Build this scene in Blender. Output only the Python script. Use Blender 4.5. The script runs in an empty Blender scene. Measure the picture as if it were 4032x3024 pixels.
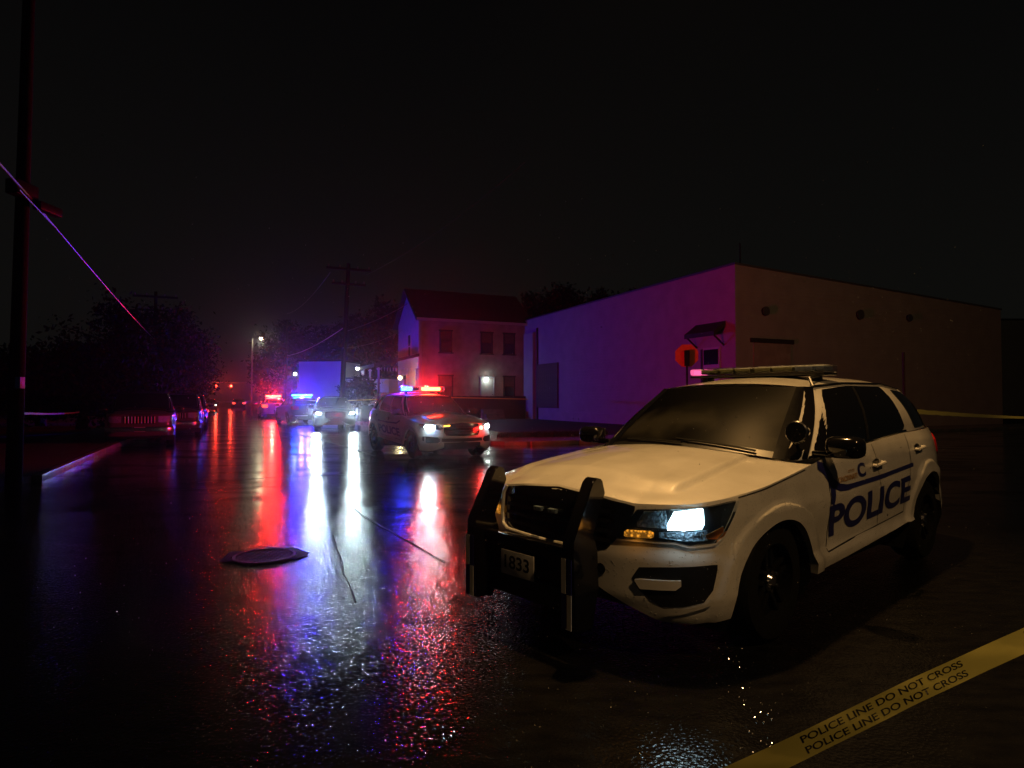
import bpy, bmesh, math, random
import numpy as np
from mathutils import Vector, Matrix

random.seed(7)
rng = np.random.default_rng(7)
SC = bpy.context.scene
COL = SC.collection

# ------------------------------------------------------------------ camera, sky, exposure
cam_data = bpy.data.cameras.new('camera')
cam_data.sensor_width = 36.0
cam_data.lens = 36.0 * 2500 / 4032
cam_data.clip_end = 1500
cam = bpy.data.objects.new('camera', cam_data)
COL.objects.link(cam)
cam.location = (0, 0, 1.5)
cam.rotation_euler = (math.radians(90) + 0.0252, 0, 0)
SC.camera = cam

world = bpy.data.worlds.new('World')
SC.world = world
world.use_nodes = True
wn = world.node_tree.nodes
wl = world.node_tree.links
wn.clear()
w_out = wn.new('ShaderNodeOutputWorld')
w_bg = wn.new('ShaderNodeBackground')
w_tc = wn.new('ShaderNodeTexCoord')
w_sep = wn.new('ShaderNodeSeparateXYZ')
w_ramp = wn.new('ShaderNodeValToRGB')
wl.new(w_tc.outputs['Generated'], w_sep.inputs[0])
wl.new(w_sep.outputs['Z'], w_ramp.inputs[0])
wl.new(w_ramp.outputs[0], w_bg.inputs['Color'])
wl.new(w_bg.outputs[0], w_out.inputs['Surface'])
w_bg.inputs['Strength'].default_value = 1.0
# overcast night sky lit a little by the town, paler towards the horizon
cr = w_ramp.color_ramp
cr.elements[0].position = 0.0
cr.elements[0].color = (0.0042, 0.0044, 0.0036, 1)
cr.elements[1].position = 0.62
cr.elements[1].color = (0.0012, 0.0012, 0.0013, 1)
e = cr.elements.new(0.2)
e.color = (0.0034, 0.0034, 0.0030, 1)

SC.view_settings.view_transform = 'Standard'
SC.view_settings.look = 'None'
SC.view_settings.exposure = 0
SC.view_settings.gamma = 1
SC.view_settings.use_curve_mapping = False
SC.render.engine = 'CYCLES'
SC.cycles.use_denoising = True
SC.cycles.max_bounces = 6
SC.cycles.volume_bounces = 0
SC.cycles.transparent_max_bounces = 12
SC.cycles.sample_clamp_indirect = 4.0
SC.cycles.caustics_reflective = False
SC.cycles.caustics_refractive = False

# ------------------------------------------------------------------ helpers
def kind(o, k):
    o['kind'] = k
    return o

def thing(name, label, cat, loc=(0, 0, 0), rotz=0.0, group=None):
    o = bpy.data.objects.new(name, None)
    COL.objects.link(o)
    o.location = loc
    o.rotation_euler = (0, 0, rotz)
    o.empty_display_size = 0.3
    o['label'] = label
    o['category'] = cat
    if group:
        o['group'] = group
    return o

def tag(o, label, cat, group=None):
    o['label'] = label
    o['category'] = cat
    if group:
        o['group'] = group
    return o

def mesh(name, verts, faces, mat, parent=None, smooth=False, loc=None, angle=None):
    me = bpy.data.meshes.new(name)
    me.from_pydata([tuple(map(float, v)) for v in verts], [], faces)
    me.validate()
    if mat is not None:
        me.materials.append(mat)
    if smooth:
        me.polygons.foreach_set('use_smooth', [True] * len(me.polygons))
        if angle is not None:
            me.set_sharp_from_angle(angle=math.radians(angle))
    o = bpy.data.objects.new(name, me)
    COL.objects.link(o)
    if parent is not None:
        o.parent = parent
    if loc is not None:
        o.location = loc
    return o

def bm_mesh(name, bm, mat, parent=None, smooth=False, loc=None, angle=35):
    me = bpy.data.meshes.new(name)
    bmesh.ops.recalc_face_normals(bm, faces=bm.faces)
    bm.to_mesh(me)
    bm.free()
    if mat is not None:
        me.materials.append(mat)
    if smooth:
        me.polygons.foreach_set('use_smooth', [True] * len(me.polygons))
        me.set_sharp_from_angle(angle=math.radians(angle))
    o = bpy.data.objects.new(name, me)
    COL.objects.link(o)
    if parent is not None:
        o.parent = parent
    if loc is not None:
        o.location = loc
    return o

def add_box(bm, c, s, rot=None, bevel=0.0):
    r = bmesh.ops.create_cube(bm, size=1.0)
    vs = r['verts']
    M = Matrix.Translation(c) @ (rot.to_4x4() if rot is not None else Matrix.Identity(4)) @ Matrix.Diagonal((s[0], s[1], s[2], 1))
    bmesh.ops.transform(bm, matrix=M, verts=vs)
    if bevel > 0:
        es = list({e for v in vs for e in v.link_edges})
        bmesh.ops.bevel(bm, geom=es, offset=bevel, segments=2, affect='EDGES', profile=0.6)

def box(name, c, s, mat, parent=None, rot=None, bevel=0.0):
    bm = bmesh.new()
    add_box(bm, (0, 0, 0), s, rot, bevel)
    return bm_mesh(name, bm, mat, parent, loc=c, smooth=bevel > 0)

def add_cyl(bm, p0, p1, r0, r1=None, seg=12, caps=True):
    p0 = Vector(p0); p1 = Vector(p1)
    r1 = r0 if r1 is None else r1
    d = (p1 - p0)
    q = d.to_track_quat('Z', 'Y').to_matrix()
    a = [bm.verts.new(p0 + q @ Vector((r0 * math.cos(t), r0 * math.sin(t), 0))) for t in [2 * math.pi * i / seg for i in range(seg)]]
    b = [bm.verts.new(p1 + q @ Vector((r1 * math.cos(t), r1 * math.sin(t), 0))) for t in [2 * math.pi * i / seg for i in range(seg)]]
    for i in range(seg):
        bm.faces.new((a[i], a[(i + 1) % seg], b[(i + 1) % seg], b[i]))
    if caps:
        bm.faces.new(a[::-1]); bm.faces.new(b)

def cyl(name, p0, p1, r0, mat, parent=None, r1=None, seg=12):
    bm = bmesh.new()
    add_cyl(bm, p0, p1, r0, r1, seg)
    return bm_mesh(name, bm, mat, parent, smooth=True)

def tube_bm(bm, pts, r, seg=6):
    for a, b in zip(pts, pts[1:]):
        add_cyl(bm, a, b, r, seg=seg, caps=True)

def ball(name, c, r, mat, parent=None, seg=12):
    bm = bmesh.new()
    bmesh.ops.create_uvsphere(bm, u_segments=seg, v_segments=seg // 2, radius=r)
    return bm_mesh(name, bm, mat, parent, smooth=True, loc=c, angle=80)

def grid_obj(name, rows, mat, parent=None, smooth=True, angle=40, flip=False):
    n = len(rows[0]); m = len(rows)
    V = [p for r in rows for p in r]
    F = []
    for i in range(m - 1):
        for j in range(n - 1):
            f = (i * n + j, i * n + j + 1, (i + 1) * n + j + 1, (i + 1) * n + j)
            F.append(f[::-1] if flip else f)
    return mesh(name, V, F, mat, parent, smooth=smooth, angle=angle)

# ------------------------------------------------------------------ materials
def new_mat(name):
    m = bpy.data.materials.new(name)
    m.use_nodes = True
    return m, m.node_tree.nodes, m.node_tree.links, m.node_tree.nodes['Principled BSDF']

def plain(name, col, rough=0.5, metal=0.0, coat=0.0, noise=0.0, scale=8.0, bump=0.0, bscale=60.0, spec=0.5, blocks=False):
    m, n, l, b = new_mat(name)
    b.inputs['Base Color'].default_value = (*col, 1)
    b.inputs['Roughness'].default_value = rough
    b.inputs['Metallic'].default_value = metal
    b.inputs['Coat Weight'].default_value = coat
    b.inputs['Coat Roughness'].default_value = 0.08
    b.inputs['Specular IOR Level'].default_value = spec
    tc = n.new('ShaderNodeTexCoord')
    if noise > 0:
        t = n.new('ShaderNodeTexNoise'); t.inputs['Scale'].default_value = scale
        t.inputs['Detail'].default_value = 6
        l.new(tc.outputs['Object'], t.inputs['Vector'])
        mx = n.new('ShaderNodeMix'); mx.data_type = 'RGBA'; mx.blend_type = 'MULTIPLY'
        mx.inputs[0].default_value = 1.0
        mx.inputs[6].default_value = (*col, 1)
        rp = n.new('ShaderNodeValToRGB')
        rp.color_ramp.elements[0].position = 0.3; rp.color_ramp.elements[1].position = 0.7
        lo = 1 - noise
        rp.color_ramp.elements[0].color = (lo, lo, lo, 1); rp.color_ramp.elements[1].color = (1, 1, 1, 1)
        l.new(t.outputs['Fac'], rp.inputs[0]); l.new(rp.outputs[0], mx.inputs[7])
        l.new(mx.outputs[2], b.inputs['Base Color'])
    if bump > 0:
        t2 = n.new('ShaderNodeTexNoise'); t2.inputs['Scale'].default_value = bscale
        t2.inputs['Detail'].default_value = 4
        l.new(tc.outputs['Object'], t2.inputs['Vector'])
        bp = n.new('ShaderNodeBump'); bp.inputs['Strength'].default_value = bump
        bp.inputs['Distance'].default_value = 0.02
        l.new(t2.outputs['Fac'], bp.inputs['Height']); l.new(bp.outputs[0], b.inputs['Normal'])
        if blocks:      # block courses showing through the paint
            sp_ = n.new('ShaderNodeSeparateXYZ'); l.new(tc.outputs['Object'], sp_.inputs[0])
            ad_ = n.new('ShaderNodeMath'); l.new(sp_.outputs['X'], ad_.inputs[0]); l.new(sp_.outputs['Y'], ad_.inputs[1])
            cb = n.new('ShaderNodeCombineXYZ'); l.new(ad_.outputs[0], cb.inputs['X']); l.new(sp_.outputs['Z'], cb.inputs['Y'])
            bk = n.new('ShaderNodeTexBrick'); bk.inputs['Scale'].default_value = 1; bk.inputs['Brick Width'].default_value = .4; bk.inputs['Row Height'].default_value = .2
            bk.inputs['Mortar Size'].default_value = .012; bk.inputs['Mortar Smooth'].default_value = .5
            bk.inputs['Color1'].default_value = (1, 1, 1, 1); bk.inputs['Color2'].default_value = (.8, .8, .8, 1); bk.inputs['Mortar'].default_value = (0, 0, 0, 1)
            l.new(cb.outputs[0], bk.inputs['Vector'])
            b2_ = n.new('ShaderNodeBump'); b2_.inputs['Strength'].default_value = .4; b2_.inputs['Distance'].default_value = .02
            l.new(bk.outputs['Color'], b2_.inputs['Height']); l.new(bp.outputs[0], b2_.inputs['Normal']); l.new(b2_.outputs[0], b.inputs['Normal'])
    return m

def emit(name, col, strength):
    m = bpy.data.materials.new(name)
    m.use_nodes = True
    n = m.node_tree.nodes; l = m.node_tree.links
    n.clear()
    o = n.new('ShaderNodeOutputMaterial'); e_ = n.new('ShaderNodeEmission')
    e_.inputs[0].default_value = (*col, 1); e_.inputs[1].default_value = strength
    l.new(e_.outputs[0], o.inputs[0])
    return m

def clear_glass(name, tint=(1, 1, 1), rough=0.05, refl=0.12):
    m = bpy.data.materials.new(name)
    m.use_nodes = True
    n = m.node_tree.nodes; l = m.node_tree.links
    n.clear()
    o = n.new('ShaderNodeOutputMaterial'); t = n.new('ShaderNodeBsdfTransparent'); g = n.new('ShaderNodeBsdfGlossy')
    t.inputs[0].default_value = (*tint, 1); g.inputs['Roughness'].default_value = rough
    fr = n.new('ShaderNodeFresnel'); fr.inputs[0].default_value = 1.45
    mx = n.new('ShaderNodeMixShader')
    l.new(fr.outputs[0], mx.inputs[0]); l.new(t.outputs[0], mx.inputs[1]); l.new(g.outputs[0], mx.inputs[2])
    l.new(mx.outputs[0], o.inputs[0])
    return m

def wet_paint(name, col, rough=0.45, coat=1.0):
    """car paint with rain beads: clear coat, small round bumps"""
    m, n, l, b = new_mat(name)
    b.inputs['Base Color'].default_value = (*col, 1)
    b.inputs['Roughness'].default_value = rough
    b.inputs['Coat Weight'].default_value = coat
    b.inputs['Coat Roughness'].default_value = 0.05
    tc = n.new('ShaderNodeTexCoord')
    v = n.new('ShaderNodeTexVoronoi'); v.inputs['Scale'].default_value = 75
    l.new(tc.outputs['Object'], v.inputs['Vector'])
    rp = n.new('ShaderNodeValToRGB')
    rp.color_ramp.elements[0].position = 0.0; rp.color_ramp.elements[0].color = (1, 1, 1, 1)
    rp.color_ramp.elements[1].position = 0.32; rp.color_ramp.elements[1].color = (0, 0, 0, 1)
    l.new(v.outputs['Distance'], rp.inputs[0])
    bp = n.new('ShaderNodeBump'); bp.inputs['Strength'].default_value = 0.6; bp.inputs['Distance'].default_value = 0.002
    l.new(rp.outputs[0], bp.inputs['Height'])
    l.new(bp.outputs[0], b.inputs['Coat Normal'])
    t = n.new('ShaderNodeTexNoise'); t.inputs['Scale'].default_value = 3.5; t.inputs['Detail'].default_value = 7
    l.new(tc.outputs['Object'], t.inputs['Vector'])
    mx = n.new('ShaderNodeMix'); mx.data_type = 'RGBA'; mx.blend_type = 'MULTIPLY'; mx.inputs[0].default_value = 1
    mx.inputs[6].default_value = (*col, 1)
    r2 = n.new('ShaderNodeValToRGB'); r2.color_ramp.elements[0].position = .25; r2.color_ramp.elements[1].position = .7
    r2.color_ramp.elements[0].color = (.78, .77, .75, 1); r2.color_ramp.elements[1].color = (1, 1, 1, 1)
    l.new(t.outputs['Fac'], r2.inputs[0]); l.new(r2.outputs[0], mx.inputs[7]); l.new(mx.outputs[2], b.inputs['Base Color'])
    return m

def asphalt_mat():
    """dark asphalt under a broken water film: rough base lobe, sharp film lobe with dry patches"""
    m, n, l, b = new_mat('wet_asphalt')
    tc = n.new('ShaderNodeTexCoord')
    def noise(scale, detail, sc=(1, 1, 1), rot=0., rough=.5):
        mp = n.new('ShaderNodeMapping'); mp.inputs['Rotation'].default_value = (0, 0, rot); mp.inputs['Scale'].default_value = sc
        t = n.new('ShaderNodeTexNoise'); t.inputs['Scale'].default_value = scale; t.inputs['Detail'].default_value = detail
        t.inputs['Roughness'].default_value = rough
        l.new(tc.outputs['Object'], mp.inputs['Vector']); l.new(mp.outputs[0], t.inputs['Vector'])
        return t
    def mrange(src, a0, a1, b0, b1):
        r = n.new('ShaderNodeMapRange')
        for k, v in zip(('From Min', 'From Max', 'To Min', 'To Max'), (a0, a1, b0, b1)): r.inputs[k].default_value = v
        l.new(src, r.inputs['Value']); return r.outputs[0]
    b1s = n.new('ShaderNodeMath'); b1s.operation = 'MULTIPLY'; b1s.inputs[1].default_value = 1.0
    big = noise(.45, 7, (1, 2.2, 1), .2, .62)
    mid = noise(4.5, 6, (1, 2.8, 1), .15)
    fine = noise(62, 3)
    vor = n.new('ShaderNodeTexVoronoi'); vor.inputs['Scale'].default_value = 52; l.new(tc.outputs['Object'], vor.inputs['Vector'])
    # the water film is thick and closed out in the junction, worn thin and gritty on the near lane
    sep = n.new('ShaderNodeSeparateXYZ'); l.new(tc.outputs['Object'], sep.inputs[0])
    wob = n.new('ShaderNodeMath'); wob.operation = 'MULTIPLY_ADD'; wob.inputs[1].default_value = 9.0
    l.new(big.outputs['Fac'], wob.inputs[0]); l.new(sep.outputs['Y'], wob.inputs[2])
    film = mrange(wob.outputs[0], 11.0, 15.5, 0.0, 1.0)
    rc = n.new('ShaderNodeValToRGB')
    rc.color_ramp.elements[0].position = .3; rc.color_ramp.elements[0].color = (.004, .004, .0045, 1)
    rc.color_ramp.elements[1].position = .75; rc.color_ramp.elements[1].color = (.010, .0097, .0095, 1)
    l.new(mid.outputs['Fac'], rc.inputs[0]); l.new(rc.outputs[0], b.inputs['Base Color'])
    l.new(mrange(film, 0, 1, ASPH[2], ASPH[3]), b.inputs['Roughness'])
    l.new(mrange(big.outputs['Fac'], .40, .47, ASPH[4], .5), b.inputs['Specular IOR Level'])
    cw = n.new('ShaderNodeMath'); cw.operation = 'MULTIPLY'
    l.new(mrange(big.outputs['Fac'], .42, .50, .1, ASPH[5]), cw.inputs[0]); l.new(film, cw.inputs[1]); l.new(cw.outputs[0], b.inputs['Coat Weight'])
    l.new(mrange(film, 0, 1, ASPH[0], ASPH[6]), b1s.inputs[0])
    l.new(mrange(big.outputs['Fac'], .5, .62, .17, .09), b.inputs['Coat Roughness'])
    b.inputs['Coat IOR'].default_value = 1.33
    b1 = n.new('ShaderNodeBump'); l.new(b1s.outputs[0], b1.inputs['Strength']); b1.inputs['Distance'].default_value = .006
    b2 = n.new('ShaderNodeBump'); b2.inputs['Strength'].default_value = ASPH[1]; b2.inputs['Distance'].default_value = .02
    b3 = n.new('ShaderNodeBump'); b3.inputs['Strength'].default_value = ASPH[1] * .6; b3.inputs['Distance'].default_value = .02
    ad = n.new('ShaderNodeMath'); ad.operation = 'ADD'
    l.new(fine.outputs['Fac'], ad.inputs[0]); l.new(vor.outputs['Distance'], ad.inputs[1])
    l.new(ad.outputs[0], b1.inputs['Height'])
    l.new(mid.outputs['Fac'], b2.inputs['Height']); l.new(b2.outputs[0], b1.inputs['Normal'])
    l.new(mid.outputs['Fac'], b3.inputs['Height']); l.new(b3.outputs[0], b.inputs['Coat Normal'])
    l.new(b1.outputs[0], b.inputs['Normal'])
    return m
ASPH = (0.40, 0.05, 0.08, 0.19, 0.10, 0.9, 0.2)

M = dict(
    kerb=plain('wet_kerb', (.28, .28, .27), .28, noise=.5, scale=4, bump=.4, bscale=30),
    asphalt=asphalt_mat(),
    seal=plain('bitumen_seal', (.004, .004, .004), .6, noise=.4, scale=30, bump=.3, bscale=70, spec=.1),
    concrete=plain('wet_concrete', (.15, .145, .13), .2, noise=.5, scale=2.5, bump=.3, bscale=40),
    soil=plain('dark_soil', (.014, .014, .01), .9, noise=.6, scale=3, bump=.6, bscale=12),
    white=wet_paint('white_car_paint', (.74, .73, .70)),
    silver=wet_paint('silver_car_paint', (.45, .45, .47)),
    dark_paint=wet_paint('dark_car_paint', (.012, .013, .018), .3, 1.0),
    grey_paint=wet_paint('grey_car_paint', (.07, .065, .06), .3, 1.0),
    black=plain('black_plastic', (.012, .012, .012), .38, noise=.3, scale=20),
    gloss_black=plain('glossy_black', (.006, .006, .007), .12, coat=.5),
    rubber=plain('tyre_rubber', (.005, .005, .005), .8, bump=.3, bscale=40, spec=.2),
    steel=plain('wheel_steel', (.006, .006, .006), .45, spec=.25),
    chrome=plain('chrome', (.7, .7, .72), .2, metal=1.0),
    lamp_metal=plain('reflector_metal', (.30, .42, .55), .3, metal=.35, noise=.7, scale=45, bump=.8, bscale=60),
    navy=plain('navy_decal', (.018, .018, .13), .35, coat=.4),
    gold=plain('gold_decal', (.42, .22, .05), .4),
    tinted=plain('tinted_glass', (.004, .004, .005), .06, coat=.3),
    lens=clear_glass('clear_lens', (.93, .97, 1)),
    smoke=clear_glass('smoked_lens', (.35, .33, .28)),
    wood=plain('pole_wood', (.022, .018, .014), .95, spec=.08, noise=.5, scale=14, bump=.6, bscale=30),
    wire=plain('cable_sheath', (.10, .10, .11), .35),
    bark=plain('bark', (.05, .04, .03), .85, noise=.5, scale=10, bump=.8, bscale=25),
    block=plain('painted_block_wall', (.38, .36, .345), .75, noise=.18, scale=1.3, bump=.25, bscale=9, blocks=True),
    white_wall=plain('white_wall', (.40, .40, .42), .7, noise=.22, scale=.7, bump=.2, bscale=14),
    siding=plain('house_siding', (.42, .4, .4), .7, noise=.2, scale=2.0),
    stucco=plain('house_side_render', (.40, .33, .29), .8, noise=.35, scale=1.8, bump=.3, bscale=10),
    shingle=plain('roof_shingle', (.022, .02, .02), .75, noise=.5, scale=7, bump=.5, bscale=22),
    trim=plain('painted_trim', (.5, .48, .45), .55, noise=.15),
    dark_wood=plain('dark_boards', (.035, .025, .022), .7, noise=.4, scale=9),
    pane=plain('window_pane', (.015, .015, .018), .08, coat=.4),
    board=plain('boarded_opening', (.12, .09, .075), .7, noise=.4, scale=5, bump=.3, bscale=16),
    sign_back=plain('sign_back_lit_red', (.8, .17, .05), .45, noise=.25, scale=6),  # red beacon light put into the colour of a bare metal back
    iron=plain('cast_iron', (.01, .01, .011), .5, metal=.0, spec=.18, bump=1.0, noise=.6, scale=9, bscale=70),
    galv=plain('galvanised_metal', (.2, .2, .2), .45, metal=.7, noise=.3, scale=12),
)

# ------------------------------------------------------------------ street frame: w across (to the right), u along (away)
P0 = Vector((-8.2, 10.8, 0)); U = Vector((-.418, .908, 0)); W = Vector((.908, .418, 0))
U.normalize(); W.normalize()
def wp(v, t, z=0.0):
    p = P0 + W * v + U * t
    return Vector((p.x, p.y, z))
STREET = math.atan2(U.y, U.x)
F = 2500.0 / 4032 * 2212
def at(px, d, z=None, py=None):
    """a point of the place seen at column px of the photograph (2212 wide), d metres ahead of the camera"""
    x = (px - 1106) / F * d
    if z is None:
        z = 1.5 + (864 - py) / F * d if py is not None else 0.0
    return Vector((x, d, z))

def sstep(a,b,x):
    t=min(1.,max(0.,(x-a)/(b-a))); return t*t*(3-2*t)
def lerp(a,b,t): return a+(b-a)*t
def interp(tab,x):
    if x<=tab[0][0]: return tab[0][1]
    for (x0,y0),(x1,y1) in zip(tab,tab[1:]):
        if x<=x1:
            t=(x-x0)/(x1-x0); return y0+(y1-y0)*t
    return tab[-1][1]
def catmull(P,n=14):
    P=[np.array(p,float) for p in P]; out=[]
    for i in range(len(P)-1):
        p0=P[max(i-1,0)];p1=P[i];p2=P[i+1];p3=P[min(i+2,len(P)-1)]
        if i==0: p0=p1*np.array([1,-1]) if abs(p1[1])<1e-6 and len(p1)==2 else 2*p1-p2
        if i==0 and len(p1)==2: p0=np.array([p2[0],-p2[1]])
        if i==len(P)-2 and len(p1)==2: p3=np.array([p1[0],-p1[1]])
        for k in range(n):
            t=k/n
            out.append(.5*((2*p1)+(-p0+p2)*t+(2*p0-5*p1+4*p2-p3)*t*t+(-p0+3*p1-3*p2+p3)*t**3))
    out.append(P[-1]); return np.array(out)
class Body:
    """lower body of a car as rings: a plan outline walked by arc length s from the nose, pushed in by a height profile"""
    def __init__(b,outline,front,side,rear,ztop,zbot,arches,w_front=(1.0,1.6),w_rear=(1.0,1.5)):
        b.pts=catmull(outline); d=np.linalg.norm(np.diff(b.pts,axis=0),axis=1)
        b.s=np.concatenate([[0],np.cumsum(d)]); b.L=b.s[-1]
        b.front,b.side,b.rear=front,side,rear; b.ztop_t,b.zbot_t,b.arches=ztop,zbot,arches
        b.wf,b.wr=w_front,w_rear
    def plan(b,s):
        a=abs(s); x=np.interp(a,b.s,b.pts[:,0]); y=np.interp(a,b.s,b.pts[:,1]); e=.03
        x0=np.interp(max(a-e,0),b.s,b.pts[:,0]); y0=np.interp(max(a-e,0),b.s,b.pts[:,1])
        x1=np.interp(min(a+e,b.L),b.s,b.pts[:,0]); y1=np.interp(min(a+e,b.L),b.s,b.pts[:,1])
        tx,ty=x1-x0,y1-y0
        if a<e: tx,ty=0,1
        if a>b.L-e: tx,ty=0,-1
        n=math.hypot(tx,ty) or 1; nx,ny=ty/n,-tx/n
        sg=1 if s>=0 else -1
        return x,y*sg,nx,ny*sg
    def s_at_x(b,x):
        i=np.argmin(np.abs(b.pts[:,0]-x)); 
        xs=b.pts[:,0]; return float(np.interp(-x,-xs,b.s))
    def P(b,s,z,off=0.):
        x,y,nx,ny=b.plan(s); a=abs(s)
        f=1-sstep(b.wf[0],b.wf[1],a); r=1-sstep(b.wr[0],b.wr[1],b.L-a)
        ins=f*interp(b.front,z)+r*interp(b.rear,z)+(1-f-r)*interp(b.side,z)
        for xc,hw,zc,H in b.arches:
            q=math.hypot((x-xc)/hw,(z-zc)/H)
            if a>1.0 and z>zc-.2: ins-=.022*(1-sstep(1.2,1.26,q))*(1-sstep(1.0,1.3,b.L-a+0) if b.L-a<1.0 else 1)
        o=off-ins
        return (x+nx*o,y+ny*o,z)
    def zbot(b,s):
        x,y,_,_=b.plan(s); z=interp(b.zbot_t,abs(s))
        if abs(y)>.85:
            for xc,hw,zc,H in b.arches:
                u=(x-xc)/hw
                if abs(u)<1: z=max(zc+H*math.sqrt(1-u*u),z)
        return z
    def ztop(b,s): return interp(b.ztop_t,abs(s))
def near_body():
    outline=[(1.00,0),(.985,.30),(.94,.56),(.84,.78),(.68,.93),(.45,1.005),(.1,1.03),(-.6,1.035),(-1.4,1.035),(-2.3,1.03),(-3.1,1.025),(-3.55,.98),(-3.85,.90),(-4.02,.74),(-4.10,.4),(-4.12,0)]
    front=[(.18,.10),(.27,.035),(.38,.0),(.60,.0),(.66,.02),(.72,.035),(.86,.05),(.93,.075),(.97,.12),(1.0,.2)]
    side=[(.25,.05),(.36,.02),(.42,.012),(.47,.04),(.60,.03),(.72,.008),(.82,.0),(.88,.012),(.96,.018),(1.05,.035),(1.13,.06),(1.22,.10)]
    rear=[(.3,.08),(.45,.0),(.62,.0),(.66,.03),(.95,.03),(1.1,.05),(1.22,.10)]
    b=Body(outline,front,side,rear,[],[],[(0,.52,.30,.46),(-3.08,.50,.36,.47)])
    S=b.s_at_x
    b.ztop_t=[(0,.95),(.9,.945),(S(.5),.965),(S(.1),1.01),(S(-.5),1.06),(S(-1.0),1.12),(S(-2.5),1.2),(S(-3.5),1.22),(b.L,1.2)]
    b.zbot_t=[(0,.46),(.35,.42),(.55,.33),(.75,.25),(.95,.235),(S(.5),.26),(S(-.5),.33),(S(-2.6),.44),(S(-3.7),.42),(b.L,.4)]
    return b

# ------------------------------------------------------------------ lamps
def point(name, loc, col, power, radius, parent=None):
    L = bpy.data.lights.new(name, 'POINT'); L.color = col; L.energy = power; L.shadow_soft_size = radius
    o = bpy.data.objects.new(name, L); COL.objects.link(o); o.location = loc
    if parent is not None: o.parent = parent
    return o
def spot(name, loc, direction, col, power, radius, angle, blend=.6, parent=None):
    L = bpy.data.lights.new(name, 'SPOT'); L.color = col; L.energy = power; L.shadow_soft_size = radius
    L.spot_size = math.radians(angle); L.spot_blend = blend
    o = bpy.data.objects.new(name, L); COL.objects.link(o); o.location = loc
    o.rotation_euler = Vector(direction).to_track_quat('-Z', 'Y').to_euler()
    if parent is not None: o.parent = parent
    return o
RED = (1, .012, .008); BLUE = (.03, .012, 1); COOL = (.72, .92, 1.0); SODIUM = (1, .54, .17)

# ------------------------------------------------------------------ ground, road, pavements
def sheet(name, pts, z, mat, k='structure', parent=None):
    o = mesh(name, [(p.x, p.y, z) for p in pts], [list(range(len(pts)))], mat, parent)
    if k: o['kind'] = k
    return o
sheet('ground', [Vector((-500, -150, 0)), Vector((500, -150, 0)), Vector((500, 700, 0)), Vector((-500, 700, 0))], -0.03, M['soil'])
sheet('road', [Vector((-60, -40, 0)), Vector((70, -40, 0)), Vector((70, 45, 0)), wp(30, 40), wp(12, 420), wp(-3, 420), wp(-3, 40), wp(-60, 20)], 0.0, M['asphalt'])

def raised(name, pts, h, mat):
    n = len(pts)
    V = [(p.x, p.y, h) for p in pts] + [(p.x, p.y, -.02) for p in pts]
    Fc = [list(range(n))] + [[i, (i + 1) % n, n + (i + 1) % n, n + i][::-1] for i in range(n)]
    o = mesh(name, V, Fc, mat); o['kind'] = 'structure'
    return o
left_walk = raised('sidewalk', [wp(-.16, .9), wp(-.16, 300), wp(-2.6, 300), wp(-2.6, 1.2), wp(-50, 1.2), wp(-50, .2), wp(-1.6, .2), wp(-.7, .35)], .125, M['concrete'])
raised('verge', [wp(-2.6, 1.2), wp(-2.6, 300), wp(-60, 300), wp(-60, 1.2)], .118, M['soil'])
right_walk = raised('sidewalk', [wp(12.2, 5.7), wp(60, 5.7), wp(60, 8.0), wp(14, 8.0), wp(14, 300), wp(11.2, 300), wp(11.2, 6.6), wp(11.5, 5.95)], .125, M['concrete'])
raised('verge', [wp(14, 8.0), wp(90, 8.0), wp(90, 300), wp(14, 300)], .118, M['soil'])
# kerb stones, one by one while they can be told apart
def kerb_line(v0, t0, t1, parent, step=1.8, along='u', width=.16, hgt=.13, mt='kerb'):
    me = None
    t = t0
    while t < t1:
        if me is None:
            bm = bmesh.new(); add_box(bm, (0, 0, 0), (step - .012, width - .004, hgt + .02), bevel=.018)
            k = bm_mesh('kerb_stone', bm, M[mt], parent, smooth=True); me = k.data
        else:
            k = bpy.data.objects.new('kerb_stone', me); COL.objects.link(k); k.parent = parent
        p = wp(v0, t + step / 2) if along == 'u' else wp(t + step / 2, v0)
        k.location = (p.x, p.y, hgt / 2 - .005 + random.uniform(-.003, .003))
        k.rotation_euler = (0, 0, STREET + (0 if along == 'u' else math.pi / 2) + random.uniform(-.004, .004))
        t += step
kerb_line(-.078, .95, 40, left_walk)
kerb_line(11.12, 6.7, 40, right_walk, mt='concrete')
kerb_line(5.62, 12.3, 40, right_walk, along='w', mt='concrete')

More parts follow.
